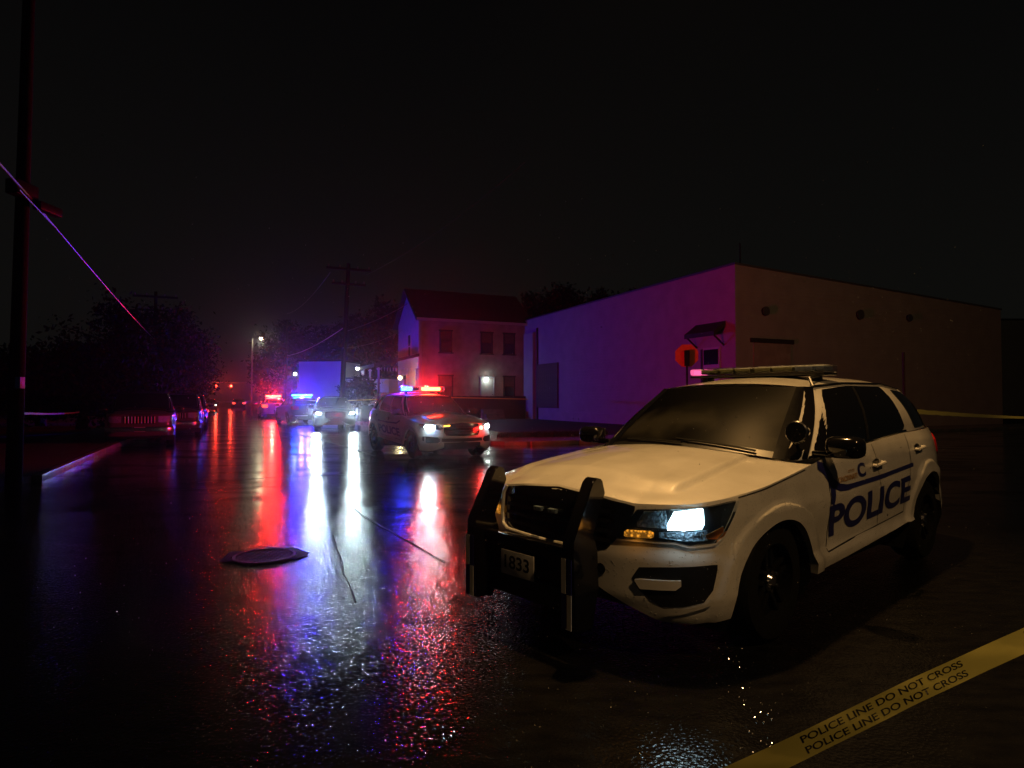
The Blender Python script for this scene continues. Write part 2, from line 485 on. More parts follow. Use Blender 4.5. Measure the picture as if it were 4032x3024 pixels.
# manhole with a sunken surround
def manhole(loc, r, label):
    t = thing('manhole', label, 'manhole', loc)
    bm = bmesh.new()
    seg = 40
    rings = [(r * 1.0, .003), (r * 1.0, .009), (r * .9, .009), (r * .88, .001), ]
    vs = [[bm.verts.new((a * math.cos(2 * math.pi * i / seg), a * math.sin(2 * math.pi * i / seg), z)) for i in range(seg)] for a, z in rings]
    for q in range(len(rings) - 1):
        for i in range(seg):
            bm.faces.new((vs[q][i], vs[q][(i + 1) % seg], vs[q + 1][(i + 1) % seg], vs[q + 1][i]))
    bm_mesh('rim', bm, M['iron'], t, smooth=True)
    bm = bmesh.new()
    add_cyl(bm, (0, 0, .001), (0, 0, .004), r * .86, seg=seg)
    for i in range(-4, 5):
        for j in range(-4, 5):
            if math.hypot(i, j) < 4.4:
                add_box(bm, (i * r * .18, j * r * .18, .0055), (r * .09, r * .09, .004))
    bm_mesh('cover', bm, M['iron'], t)
    # broken asphalt lip round the rim
    bm = bmesh.new()
    N = 48
    ra = [r * (1.02 + .02 * math.sin(i * 1.7)) for i in range(N)]
    rb = [r * (1.16 + .07 * math.sin(i * .9 + 1) + .16 * random.random() + .22 * max(0, abs(math.cos(2 * math.pi * i / N)) - .8) * 3) for i in range(N)]
    a = [bm.verts.new((ra[i] * math.cos(2 * math.pi * i / N), ra[i] * math.sin(2 * math.pi * i / N), .010)) for i in range(N)]
    b = [bm.verts.new((rb[i] * math.cos(2 * math.pi * i / N), rb[i] * math.sin(2 * math.pi * i / N), .0045)) for i in range(N)]
    for i in range(N):
        bm.faces.new((a[i], a[(i + 1) % N], b[(i + 1) % N], b[i]))
    bm_mesh('asphalt_lip', bm, M['seal'], t, smooth=True)
    return t
mp_ = at(575, 6.15)
manhole((mp_.x, mp_.y, 0), .29, 'round iron manhole cover in the wet road, reflecting red and violet')

# seams, cracks and patches in the road: thin raised sheets of bitumen
def seam(name, pts, w, wob=.02, z=.005):
    P = [Vector((p.x, p.y, 0)) for p in pts]
    Q = []
    for a, b in zip(P, P[1:]):
        n = max(2, int((b - a).length / .18))
        for i in range(n):
            Q.append(a.lerp(b, i / n))
    Q.append(P[-1])
    V = []
    for i, p in enumerate(Q):
        d = (Q[min(i + 1, len(Q) - 1)] - Q[max(i - 1, 0)]).normalized()
        nrm = Vector((-d.y, d.x, 0))
        c = p + nrm * random.uniform(-wob, wob)
        h = w * random.uniform(.55, 1.2) / 2
        V += [(c.x + nrm.x * h, c.y + nrm.y * h, z), (c.x - nrm.x * h, c.y - nrm.y * h, z)]
    Fc = [(2 * i, 2 * i + 1, 2 * i + 3, 2 * i + 2) for i in range(len(Q) - 1)]
    o = mesh(name, V, Fc, M['seal'])
    o['kind'] = 'structure'
    return o
def gp(px, py):      # where the eye ray through (px, py) of the photograph meets the road
    d = 1.5 * F / (py - 864)
    return at(px, d)
def blotch(pts_c, rx, ry, seed):
    g_ = random.Random(seed); N_ = 40
    c_ = gp(*pts_c)
    ph = [g_.uniform(0, 6.28) for _ in range(6)]
    R_ = [1 + .28 * math.sin(2 * a + ph[0]) + .18 * math.sin(3 * a + ph[1]) + .12 * math.sin(5 * a + ph[2]) + .1 * math.sin(9 * a + ph[3]) + .07 * math.sin(14 * a + ph[4]) for a in [2 * math.pi * k / N_ for k in range(N_)]]
    V_ = [(c_.x + rx * R_[k] * math.cos(2 * math.pi * k / N_), c_.y + ry * R_[k] * math.sin(2 * math.pi * k / N_), .0045) for k in range(N_)]
    o = mesh('asphalt_patch', V_, [list(range(N_))], M['seal']); o['kind'] = 'structure'
seam('road_crack', [gp(722, 1155), gp(730, 1185), gp(740, 1212), gp(746, 1240), gp(762, 1268), gp(770, 1300)], .012, .006)
seam('road_seam', [gp(765, 1098), gp(800, 1122), gp(850, 1150), gp(905, 1180), gp(960, 1212)], .022, .010)
seam('road_seam', [gp(430, 1042), gp(600, 1030), gp(800, 1023), gp(1010, 1012)], .05)
seam('road_seam', [gp(520, 1002), gp(700, 996), gp(800, 990)], .05)
seam('road_seam', [gp(560, 922), gp(680, 945), gp(810, 985)], .10)
seam('road_seam', [gp(330, 1060), gp(520, 1052), gp(640, 1050)], .02)
# rain splashes and beads standing on the road: small domes of water
def rain(n, seed):
    g_ = np.random.default_rng(seed)
    d = g_.uniform(1.3, 7.5, n); x = g_.uniform(-.75, .75, n) * d; z = g_.uniform(.02, 2.2, n); r_ = g_.uniform(.0010, .0019, n)
    o_ = np.array([(1, 0, 0), (-1, 0, 0), (0, 1, 0), (0, -1, 0), (0, 0, 1.5), (0, 0, -1.5)])
    V_ = np.stack([x, d, z], 1)[:, None, :] + o_[None] * r_[:, None, None]
    fs = [(0, 2, 4), (2, 1, 4), (1, 3, 4), (3, 0, 4), (2, 0, 5), (1, 2, 5), (3, 1, 5), (0, 3, 5)]
    o = mesh('raindrops', V_.reshape(-1, 3), [tuple(6 * i + k for k in f) for i in range(n) for f in fs], plain('falling_water', (.5, .5, .5), .05, coat=1.0, spec=1.0)); o['kind'] = 'stuff'
    o['label'] = 'falling raindrops in front of the front patrol SUV'; o['category'] = 'rain'
rain(1600, 8)
def road_beads(n, seed):
    g_ = np.random.default_rng(seed)
    d = g_.uniform(2.2, 9.5, n); x = g_.uniform(-.62, .42, n) * d; r_ = g_.uniform(.0018, .0052, n) * (1 + .06 * d)
    a = np.arange(6) * np.pi / 3
    V_ = np.zeros((n, 7, 3)); V_[:, :6, 0] = x[:, None] + r_[:, None] * np.cos(a); V_[:, :6, 1] = d[:, None] + r_[:, None] * np.sin(a); V_[:, 6, 0] = x; V_[:, 6, 1] = d
    V_[:, :6, 2] = .001; V_[:, 6, 2] = .002 + r_ * .7
    F_ = [(7 * i + j, 7 * i + (j + 1) % 6, 7 * i + 6) for i in range(n) for j in range(6)]
    o = mesh('water_beads', V_.reshape(-1, 3), F_, plain('road_water', (.01, .01, .01), .04, coat=1.0, spec=1.0)); o['kind'] = 'stuff'
    o['label'] = 'scattered beads of rain water glinting on the road'; o['category'] = 'water drops'
road_beads(9000, 4)

# ------------------------------------------------------------------ vehicles
def band(name, surf, cols, mat, parent, off=.004, skirt=.02, da=.03, nz=8, sign=1, smooth=True):
    """a patch laid on a surface surf(a, b, off): cols = [(a, b_low, b_high), ...]"""
    A = []
    for (a0, l0, h0), (a1, l1, h1) in zip(cols, cols[1:]):
        n = max(1, int(abs(a1 - a0) / da))
        for i in range(n):
            t = i / n; A.append((lerp(a0, a1, t), lerp(l0, l1, t), lerp(h0, h1, t)))
    A.append(cols[-1])
    if sign < 0:
        A = [(-a, l, h) for a, l, h in A]
    V = []; m = len(A); n = nz + 1
    for a, l, h in A:
        for j in range(n):
            V.append(surf(a, lerp(l, h, j / nz), off))
    Fc = [(i * n + j, (i + 1) * n + j, (i + 1) * n + j + 1, i * n + j + 1) for i in range(m - 1) for j in range(nz)]
    if sign < 0: Fc = [f[::-1] for f in Fc]
    if skirt > 0:
        bd = [(i, 0) for i in range(m)] + [(m - 1, j) for j in range(1, n)] + [(i, n - 1) for i in range(m - 2, -1, -1)] + [(0, j) for j in range(n - 2, 0, -1)]
        base = len(V)
        for i, j in bd:
            a, l, h = A[i]
            V.append(surf(a, lerp(l, h, j / nz), off - skirt))
        N = len(bd)
        for k in range(N):
            i0, j0 = bd[k]; i1, j1 = bd[(k + 1) % N]
            f = (i0 * n + j0, base + k, base + (k + 1) % N, i1 * n + j1)
            Fc.append(f if sign > 0 else f[::-1])
    return mesh(name, V, Fc, mat, parent, smooth=smooth, angle=50)

def stroke(name, surf, pts, w, mat, parent, off=.006, sign=1):
    """a ribbon drawn along a path on a surface"""
    Q = []
    for (a0, b0), (a1, b1) in zip(pts, pts[1:]):
        n = max(1, int(math.hypot(a1 - a0, b1 - b0) / .03))
        for i in range(n): Q.append((lerp(a0, a1, i / n), lerp(b0, b1, i / n)))
    Q.append(pts[-1])
    V = []
    for i, (a, b) in enumerate(Q):
        a0, b0 = Q[max(i - 1, 0)]; a1, b1 = Q[min(i + 1, len(Q) - 1)]
        L = math.hypot(a1 - a0, b1 - b0) or 1; nx, ny = -(b1 - b0) / L, (a1 - a0) / L
        ww = w if not callable(w) else w(i / (len(Q) - 1))
        for k in (-.5, -.17, .17, .5):
            V.append(surf(sign * (a + nx * ww * k), b + ny * ww * k, off))
    Fc = [(4 * i + k, 4 * i + 4 + k, 4 * i + 5 + k, 4 * i + 1 + k) for i in range(len(Q) - 1) for k in range(3)]
    return mesh(name, V, Fc, mat, parent, smooth=True)

def text_mesh(body, size, bold=.0, shear=0., spacing=1.):
    cu = bpy.data.curves.new('lettering', 'FONT')
    cu.body = body; cu.size = size; cu.offset = bold; cu.shear = shear; cu.space_character = spacing
    o = bpy.data.objects.new('lettering', cu)
    COL.objects.link(o)
    dg = bpy.context.evaluated_depsgraph_get()
    me = bpy.data.meshes.new_from_object(o.evaluated_get(dg))
    bpy.data.objects.remove(o)
    bm = bmesh.new(); bm.from_mesh(me)
    bpy.data.meshes.remove(me)
    xs = [v.co.x for v in bm.verts]; ys = [v.co.y for v in bm.verts]
    return bm, min(xs), max(xs), min(ys), max(ys)

def text_on(name, body, surf, a0, a1, b0, b1, mat, parent, bold=.0, off=.004, shear=0., slope=0., lean=0., xcut=0):
    """lettering fitted into a0..a1 x b0..b1 of a surface and wrapped on it"""
    bm, x0, x1, y0, y1 = text_mesh(body, 1.0, bold, shear)
    for v in bm.verts:
        a = lerp(a0, a1, (v.co.x - x0) / (x1 - x0))
        v.co.x = a
        v.co.y = lerp(b0, b1, (v.co.y - y0) / (y1 - y0))
    cuts = max(1, int((b1 - b0) / .025))
    for k in range(1, cuts):
        bmesh.ops.bisect_plane(bm, geom=bm.verts[:] + bm.edges[:] + bm.faces[:], plane_co=(0, lerp(b0, b1, k / cuts), 0), plane_no=(0, 1, 0))
    for v in bm.verts:
        a, b = v.co.x, v.co.y
        v.co = Vector(surf(a + lean * (b - b0), b + slope * (a - a0), off))
    me = bpy.data.meshes.new(name); bm.to_mesh(me); bm.free()
    me.materials.append(mat)
    o = bpy.data.objects.new(name, me); COL.objects.link(o); o.parent = parent
    return o

def coons(c0, c1, d0, d1, nu, nv, bump=None):
    """c0,c1: curves over u at v=0,1; d0,d1: curves over v at u=0,1"""
    R = []
    c00, c10, c01, c11 = [np.array(p) for p in (c0(0), c0(1), c1(0), c1(1))]
    for j in range(nv + 1):
        v = j / nv; row = []
        for i in range(nu + 1):
            u = i / nu
            p = (1 - v) * np.array(c0(u)) + v * np.array(c1(u)) + (1 - u) * np.array(d0(v)) + u * np.array(d1(v)) \
                - ((1 - u) * (1 - v) * c00 + u * (1 - v) * c10 + (1 - u) * v * c01 + u * v * c11)
            if bump: p = p + np.array(bump(u, v))
            row.append(tuple(p))
        R.append(row)
    return R

def wheel(parent, x, y, r, w, side):
    """tyre, rim with spokes, hub cap"""
    t = bpy.data.objects.new('wheel', None); COL.objects.link(t); t.parent = parent; t.location = (x, y, r)
    prof = [(r * .62, -.5), (r * .80, -.52), (r * .93, -.48), (r * .985, -.36), (r, -.15), (r, .15), (r * .985, .36), (r * .93, .48), (r * .80, .52), (r * .62, .5)]
    seg = 40; V = []; Fc = []
    for i in range(seg):
        th = 2 * math.pi * i / seg
        for rr, yy in prof: V.append((rr * math.cos(th), yy * w, rr * math.sin(th)))
    n = len(prof)
    for i in range(seg):
        for j in range(n):
            Fc.append((i * n + j, i * n + (j + 1) % n, ((i + 1) % seg) * n + (j + 1) % n, ((i + 1) % seg) * n + j))
    mesh('tyre', V, Fc, M['rubber'], t, smooth=True, angle=35)
    bm = bmesh.new()
    o = side * w * .36
    add_cyl(bm, (0, -w * .4, 0), (0, w * .4, 0), r * .64, seg=32, caps=False)
    add_cyl(bm, (0, side * w * .1, 0), (0, side * w * .2, 0), r * .62, seg=32)
    for k in range(5):
        th = 2 * math.pi * k / 5 + .3
        R = Matrix.Rotation(-th, 3, 'Y')
        for s in (-1, 1):
            c = R @ Vector((r * .36, o * .8, s * r * .09))
            add_box(bm, c, (r * .54, .03, r * .075), rot=R, bevel=.006)
    add_cyl(bm, (0, o * .5, 0), (0, o, 0), r * .22, r * .19, seg=20)
    bm_mesh('rim', bm, M['steel'], t, smooth=True)
    bm = bmesh.new()
    add_cyl(bm, (0, o, 0), (0, o + side * .02, 0), r * .13, r * .09, seg=20)
    for k in range(5):
        th = 2 * math.pi * k / 5
        add_cyl(bm, (r * .165 * math.cos(th), o, r * .165 * math.sin(th)), (r * .165 * math.cos(th), o + side * .02, r * .165 * math.sin(th)), .012, seg=6)
    bm_mesh('hub_cap', bm, M['chrome'], t, smooth=True)
    return t

def car(name, label, cat, loc, yaw, paint, opt, group=None):
    """one passenger SUV, x forward from the front axle, y to its left, z up"""
    t = thing(name, label, cat, (loc[0], loc[1], 0), yaw, group)
    b = opt['body']; S = b.s_at_x
    L = b.L
    # ---- lower body: ring of columns round the car
    ss = set(np.arange(-L, L + .001, opt.get('ds', .035)).round(4))
    for xc, hw, zc, H in b.arches:
        for k in range(15):
            x = xc + hw * math.cos(math.pi * k / 14) * 1.0005
            for q in (-1, 1): ss.add(round(q * S(x), 4))
    ss = sorted(ss)
    nz = opt.get('nz', 22)
    rows = [[b.P(s, lerp(b.zbot(s), b.ztop(s), j / nz)) for j in range(nz + 1)] for s in ss]
    V = [p for r in rows for p in r]; n = nz + 1; m = len(ss)
    Fc = [(i * n + j, (i + 1) * n + j, (i + 1) * n + j + 1, i * n + j + 1) for i in range(m - 1) for j in range(nz)]
    # turned-in lower edge
    base = len(V)
    for s in ss:
        x, y, z = b.P(s, b.zbot(s)); V.append((x * .985 if abs(y) < .85 else x, y * .90, z + .01)); V.append((x * .97 if abs(y) < .85 else x, y * .72, z + .03))
    for i in range(m - 1):
        Fc.append((i * n, base + 2 * i, base + 2 * i + 2, (i + 1) * n)); Fc.append((base + 2 * i, base + 2 * i + 1, base + 2 * i + 3, base + 2 * i + 2))
    mesh('body', V, Fc, paint, t, smooth=True, angle=40)
    top = lambda s, o=0.: b.P(s, b.ztop(s), o)
    sc = S(.38); sA = S(-.52)
    # ---- hood
    cow = opt['cowl']      # (x centre, z centre, x corner, y corner, z corner)
    def cowl(u):           # u 0 left(+y) .. 1 right
        q = 1 - 2 * u
        return (lerp(cow[0], cow[2], q * q), cow[3] * q, lerp(cow[1], cow[4], abs(q) ** 2.2))
    pA = top(sA)
    def cback(u):
        q = 1 - 2 * u
        p = cowl(u)
        k = sstep(.80, 1., abs(q))
        return (lerp(p[0] + .0, pA[0], k), lerp(p[1], math.copysign(pA[1], q), k), lerp(p[2] - .015, pA[2], k))
    cfront = lambda u: top(lerp(sc, -sc, u))
    dl = lambda v: top(lerp(sc, sA, v)); dr = lambda v: top(-lerp(sc, sA, v))
    def hb(u, v):
        q = abs(1 - 2 * u)
        crown = opt.get('crown', .045) * (1 - q ** 2.4) * math.sin(math.pi * min(1, v * 1.0)) ** .55 * (1 - .3 * v)
        w = lerp(.50, .74, v ** .6)
        ridge = .034 * (sstep(w + .05, w - .04, q) if False else (1 - sstep(w - .02, w + .02, q))) * sstep(.10, .20, v) * (1 - sstep(.88, 1., v))
        return (0, 0, crown + ridge)
    H = coons(cfront, cback, dl, dr, opt.get('hood_n', 60), 40, hb)
    grid_obj('hood', H, paint, t, flip=False)
    # shut lines round the hood
    stroke('panel_gap', b.P, [(S(.42), b.ztop(S(.42)) - .012)] + [(S(x), b.ztop(S(x)) - .012) for x in (.2, 0, -.2, -.4)], .008, M['black'], t, off=.0025)
    # ---- greenhouse curves
    r = opt['roof']
    def belt(q, sd):      # q 0 at the A-pillar .. 1 at the D corner
        x = lerp(-.52, r['bx'], q); s = S(x)
        return np.array(b.P(sd * s, b.ztop(s), -.012 - .02 * sstep(.0, .15, q)))
    Ab = lambda sd: np.array((cow[2], sd * cow[3], cow[4]))
    def roofc(q, sd):
        x = lerp(r['ax'], r['dx'], q)
        return np.array((x, sd * (r['y'] + .035 * math.sin(math.pi * q)), interp(r['z'], -x)))
    def side(q, h, off=0., sd=1):
        p0 = belt(q, sd); k = 1 - sstep(0, .10, q)
        p0 = p0 * (1 - k) + Ab(sd) * k
        p1 = roofc(q, sd)
        p = p0 * (1 - h) + p1 * h
        bul = .035 * math.sin(math.pi * h) + off
        return (p[0], p[1] + sd * bul * .93, p[2] + bul * .3)
    for sd in (1, -1):
        R = [[side(i / 40, j / 10, 0, sd) for j in range(11)] for i in range(41)]
        grid_obj('pillar_panel', R, paint, t, flip=sd < 0)
    # windscreen
    def ws(u, v, off=0.):
        q = 1 - 2 * u
        p0 = np.array(cowl(u)); p1 = np.array((r['ax'] + .06 * (1 - q * q), r['y'] * q, interp(r['z'], -r['ax']) + .012 * (1 - q * q)))
        k = abs(q) ** 3
        p = p0 * (1 - v) + p1 * v
        o = off + .03 * math.sin(math.pi * v) * (1 - k)
        return (p[0] + o * .6, p[1], p[2] + o * .8)
    grid_obj('windshield', [[ws(i / 36, j / 12) for j in range(13)] for i in range(37)], opt.get('ws_mat', M['tinted']), t, flip=True)
    # black frit and pillar trims
    for sd in (0, 1):
        uu = .0 if sd == 0 else 1.
        R = []
        for j in range(11):
            v = j / 10
            R.append([ws(uu + (.045 if sd == 0 else -.045), v, .004), ws(uu, v, .008), side(.025, v, .006, 1 if sd == 0 else -1), side(.06, v, .004, 1 if sd == 0 else -1)])
        grid_obj('pillar_trim', R, M['gloss_black'], t, flip=sd == 0)
    R = [[ws(i / 30, v, .004) for v in (0, .04, .075)] for i in range(31)]
    grid_obj('cowl_panel', R, M['black'], t, flip=True)
    for y0, y1 in ((.62, -.02), (.05, -.55)):
        bm = bmesh.new()
        P_ = [Vector(ws((1 - lerp(y0, y1, k / 6) / cow[3]) / 2, .035 + .05 * k / 6, .02)) for k in range(7)]
        tube_bm(bm, P_, .009, 5)
        bm_mesh('wiper', bm, M['black'], t)
    # side glass
    for sd in (1, -1):
        sf = lambda a, h, o, sd=sd: side(a, h, o, sd)
        band('side_window', sf, [(.035, .02, .10), (.08, .03, .5), (.12, .03, .93), (.36, .03, .945), (.37, .03, .945), (.66, .03, .93), (.675, .06, .88), (.69, .12, .70)], M['tinted'], t, off=.006, skirt=.012, da=.03, nz=8) if sd > 0 else \
        band('side_window', lambda a, h, o: side(-a, h, o, -1), [(.035, .02, .10), (.08, .03, .5), (.12, .03, .93), (.66, .03, .93), (.675, .06, .88), (.69, .12, .70)], M['tinted'], t, off=.006, skirt=.012, da=.03, nz=8, sign=-1)
        if sd > 0:
            band('quarter_window', sf, [(.785, .05, .80), (.80, .04, .90), (.96, .06, .92), (.985, .2, .80)], M['tinted'], t, off=.006, skirt=.012, nz=6)
        else:
            band('quarter_window', lambda a, h, o: side(-a, h, o, -1), [(.785, .05, .80), (.80, .04, .90), (.96, .06, .92), (.985, .2, .80)], M['tinted'], t, off=.006, skirt=.012, nz=6, sign=-1)
        # B pillar strip between door glasses and lower weather strip
        V_ = [[side(a, h, .009, sd) for h in (0.03, .25, .5, .75, .93)] for a in (.365, .385)]
        grid_obj('window_divider', V_, M['black'], t, flip=sd < 0)
        V_ = [[side(a, h, .011, sd) for a in [.06 + .63 * k / 16 for k in range(17)]] for h in (.0, .035)]
        grid_obj('weather_strip', V_, M['gloss_black'], t, flip=sd > 0)
    # roof
    rf0 = lambda u: ws(u, 1.0)
    rr = lambda q: (r['dx'] - .06 * (1 - q * q), r['y'] * q * .97, interp(r['z'], -r['dx']) + .0)
    RF = coons(rf0, lambda u: tuple(np.array(rr(1 - 2 * u)) * 1.0), lambda v: tuple(roofc(v, 1)), lambda v: tuple(roofc(v, -1)), 30, 30,
               lambda u, v: (0, 0, (1 - abs(1 - 2 * u) ** 2.6) * r['crown'] * math.sin(math.pi * min(1, .04 + v * .93)) ** .5))
    grid_obj('roof', RF, paint, t)
    for sd in (1, -1):
        V_ = [[tuple(roofc(k / 24, sd) + np.array((0, sd * dy, dz))) for dy, dz in ((-.006, .010), (.014, .006), (.018, -.004))] for k in range(1, 24)]
        grid_obj('roof_seam', V_, M['gloss_black'], t, flip=sd < 0)
    # rear: tailgate with window
    bD = lambda sd: belt(1, sd)
    sD = S(r['bx'])
    def rear(u, v, off=0.):
        q = 1 - 2 * u
        s = math.copysign(lerp(L, sD, abs(q)), q) if q != 0 else L
        p0 = np.array(b.P(s, b.ztop(abs(s)), -.012)); p1 = np.array(rr(q)) if abs(q) < 1 else roofc(1, math.copysign(1, q))
        p1 = p1 * (1 - abs(q) ** 6) + roofc(1, 1 if q > 0 else -1) * abs(q) ** 6
        p = p0 * (1 - v) + p1 * v
        o = .03 * math.sin(math.pi * v) + off
        return (p[0] - o * .9, p[1], p[2] + o * .3)
    grid_obj('tailgate', [[rear(i / 30, j / 10) for j in range(11)] for i in range(31)], paint, t)
    grid_obj('rear_window', [[rear(.10 + .8 * i / 20, .12 + .76 * j / 8, .006) for j in range(9)] for i in range(21)], M['tinted'], t)
    # tail lamps
    for sg in (1, -1):
        s0 = S(-3.72)
        band('tail_light', b.P, [(s0, .98, 1.10), (s0 + .12, .93, 1.16), (s0 + .42, .90, 1.15), (s0 + .6, .92, 1.10)], opt.get('tail_mat', M_RED_LENS), t, off=.012, sign=sg)
    # doors: gaps, handles, mirrors
    for sg in (1, -1):
        z0 = lambda x: interp(b.zbot_t, S(x)) + .10
        zt = lambda x: b.ztop(S(x)) - .01
        stroke('door_gap', b.P, [(S(-.72) - .0, zt(-.72)), (S(-.74), .9), (S(-.74), z0(-.74))], .009, M['black'], t, off=.002, sign=sg)
        stroke('door_gap', b.P, [(S(-1.72), zt(-1.72)), (S(-1.74), z0(-1.74))], .009, M['black'], t, off=.002, sign=sg)
        stroke('door_gap', b.P, [(S(-2.62), zt(-2.62)), (S(-2.55), .95), (S(-2.42), .74), (S(-2.38), z0(-2.5))], .009, M['black'], t, off=.002, sign=sg)
        stroke('door_gap', b.P, [(S(-.74), z0(-.74)), (S(-1.74), z0(-1.74)), (S(-2.38), z0(-2.38))], .009, M['black'], t, off=.002, sign=sg)
        for xh, zh in ((-1.60, .985), (-2.72, 1.055)):
            p = Vector(b.P(sg * S(xh), zh, .012)); q_ = Vector(b.P(sg * S(xh - .19), zh + .012, .012))
            bm = bmesh.new()
            up = Vector((0, sg * .028, 0))
            tube_bm(bm, [p, p + up, q_ + up, q_], .013, 8)
            h_ = bm_mesh('door_handle', bm, paint if not opt.get('handle_black') else M['gloss_black'], t, smooth=True)
            band('handle_recess', b.P, [(S(xh) + .02, zh - .018, zh + .03), (S(xh) + .1, zh - .04, zh + .045), (S(xh) + .17, zh - .018, zh + .04)], M['black'], t, off=.003, sign=sg, skirt=.0)
        # mirror: shell, glass, stalk
        bm = bmesh.new()
        bmesh.ops.create_uvsphere(bm, u_segments=20, v_segments=12, radius=1)
        for v in bm.verts:
            x_, y_, z_ = v.co
            sq = lambda a, e: math.copysign(abs(a) ** e, a)
            v.co = Vector((sq(x_, .7) * .075 * (1.2 if x_ > 0 else .9), sq(y_, .55) * .125, sq(z_, .6) * .078))
        mo = bm_mesh('mirror', bm, M['gloss_black'], t, smooth=True, loc=(-.74, sg * 1.135, 1.175), angle=60)
        bm = bmesh.new(); add_box(bm, (-.07, 0, 0), (.006, .20, .12), bevel=.002)
        bm_mesh('mirror_glass', bm, M['chrome'], mo)
        bm = bmesh.new(); add_box(bm, (0, -sg * .15, -.055), (.06, .14, .045), bevel=.012)
        bm_mesh('mirror_stalk', bm, M['gloss_black'], mo, smooth=True)
    # wheels, liners and underside
    wr = opt.get('wheel_r', .375)
    for xc, hw, zc, Hh in b.arches:
        for sg in (1, -1):
            wheel(t, xc, sg * .865, wr, .25, sg)
            V_ = []
            for k in range(17):
                th = math.pi * k / 16
                V_.append([(xc + hw * 1.0 * math.cos(th), sg * yy, zc + Hh * 1.0 * math.sin(th) + .004) for yy in (.985, .8, .6)])
            V_.append([(xc - hw, sg * yy, .17) for yy in (.93, .8, .6)])
            V_.insert(0, [(xc + hw, sg * yy, .17) for yy in (.93, .8, .6)])
            grid_obj('wheel_liner', V_, M['black'], t, flip=sg > 0)
    bm = bmesh.new()
    wb = b.arches[1][0]
    add_box(bm, (wb / 2, 0, .36), (-wb - 1.04, 1.66, .26))
    add_box(bm, ((wb) / 2, 0, .46), (-wb + 1.55, 1.14, .40))
    add_box(bm, (wb - .72, 0, .55), (.36, 1.5, .3))
    bm_mesh('underbody', bm, M['black'], t)
    return t, b, S, ws, side

M_RED_LENS = plain('red_lens', (.35, .008, .008), .12, coat=.6)
M_AMBER = emit('amber_lamp', (1, .36, .03), .75)
_n = M_AMBER.node_tree.nodes; _v = _n.new('ShaderNodeTexVoronoi'); _v.inputs['Scale'].default_value = 55; _t = _n.new('ShaderNodeTexCoord')
_r = _n.new('ShaderNodeMapRange'); _r.inputs['From Max'].default_value = .6; _r.inputs['To Min'].default_value = 1.5; _r.inputs['To Max'].default_value = .15
M_AMBER.node_tree.links.new(_t.outputs['Object'], _v.inputs['Vector']); M_AMBER.node_tree.links.new(_v.outputs['Distance'], _r.inputs['Value'])
M_AMBER.node_tree.links.new(_r.outputs[0], _n['Emission'].inputs[1])
M_AMBER_DIM = plain('amber_reflector', (.8, .25, .03), .3)
M_HEAD = emit('headlight_lit', (.62, .92, 1.0), 12)
M_HEAD_FAR = emit('headlight_lit_far', (.75, .95, 1.0), 45)
M_HOUSING = plain('lamp_housing', (.02, .025, .03), .2, coat=.6)

def light_bar(parent, x, z, w, base_mat, modules, dep=.28, hgt=.085):
    """roof light bar: base, clear shell and its modules; modules = [(y0, y1, material)]"""
    lb = bpy.data.objects.new('light_bar', None); COL.objects.link(lb); lb.parent = parent; lb.location = (x, 0, z)
    bm = bmesh.new(); add_box(bm, (0, 0, 0), (dep, 2 * w, .022), bevel=.008)
    for sg in (-1, 1): add_box(bm, (0, sg * (w - .12), -.035), (.12, .06, .06), bevel=.01)
    bm_mesh('base', bm, M['black'], lb, smooth=True)
    bm = bmesh.new(); add_box(bm, (0, 0, .012 + hgt / 2), (dep, 2 * w + .02, hgt), bevel=.028)
    bm_mesh('shell', bm, base_mat, lb, smooth=True)
    for y0, y1, mt in modules:
        bm = bmesh.new(); add_box(bm, (0, (y0 + y1) / 2, .012 + hgt * .48), (dep * .72, y1 - y0 - .012, hgt * .62), bevel=.008)
        bm_mesh('lamp_module', bm, mt, lb, smooth=True)
    return lb

# ------------------------------------------------------------------ the near patrol SUV
def misted_glass():
    m, n, l, b = new_mat('misted_windscreen')
    tc = n.new('ShaderNodeTexCoord'); mp = n.new('ShaderNodeMapping'); mp.inputs['Scale'].default_value = (1.1, 1.1, 1.6)
    t = n.new('ShaderNodeTexNoise'); t.inputs['Scale'].default_value = 1.9; t.inputs['Detail'].default_value = 7
    sep = n.new('ShaderNodeSeparateXYZ')
    l.new(tc.outputs['Object'], mp.inputs[0]); l.new(mp.outputs[0], t.inputs['Vector']); l.new(tc.outputs['Object'], sep.inputs[0])
    # breath and mist thickest in the middle of the pane
    zr = n.new('ShaderNodeMapRange'); zr.inputs['From Min'].default_value = 1.12; zr.inputs['From Max'].default_value = 1.22
    zr2 = n.new('ShaderNodeMapRange'); zr2.inputs['From Min'].default_value = 1.50; zr2.inputs['From Max'].default_value = 1.34
    l.new(sep.outputs['Z'], zr.inputs['Value']); l.new(sep.outputs['Z'], zr2.inputs['Value'])
    m1 = n.new('ShaderNodeMath'); m1.operation = 'MULTIPLY'; m2 = n.new('ShaderNodeMath'); m2.operation = 'MULTIPLY'
    l.new(zr.outputs[0], m1.inputs[0]); l.new(zr2.outputs[0], m1.inputs[1])
    nr = n.new('ShaderNodeMapRange'); nr.inputs['From Min'].default_value = .45; nr.inputs['From Max'].default_value = .64
    l.new(t.outputs['Fac'], nr.inputs['Value'])
    l.new(m1.outputs[0], m2.inputs[0]); l.new(nr.outputs[0], m2.inputs[1])
    rp = n.new('ShaderNodeValToRGB'); rp.color_ramp.elements[0].color = (.0008, .0008, .0008, 1); rp.color_ramp.elements[1].color = (.020, .019, .015, 1)
    l.new(m2.outputs[0], rp.inputs[0]); l.new(rp.outputs[0], b.inputs['Base Color'])
    b.inputs['Roughness'].default_value = .4; b.inputs['Specular IOR Level'].default_value = .06
    return m

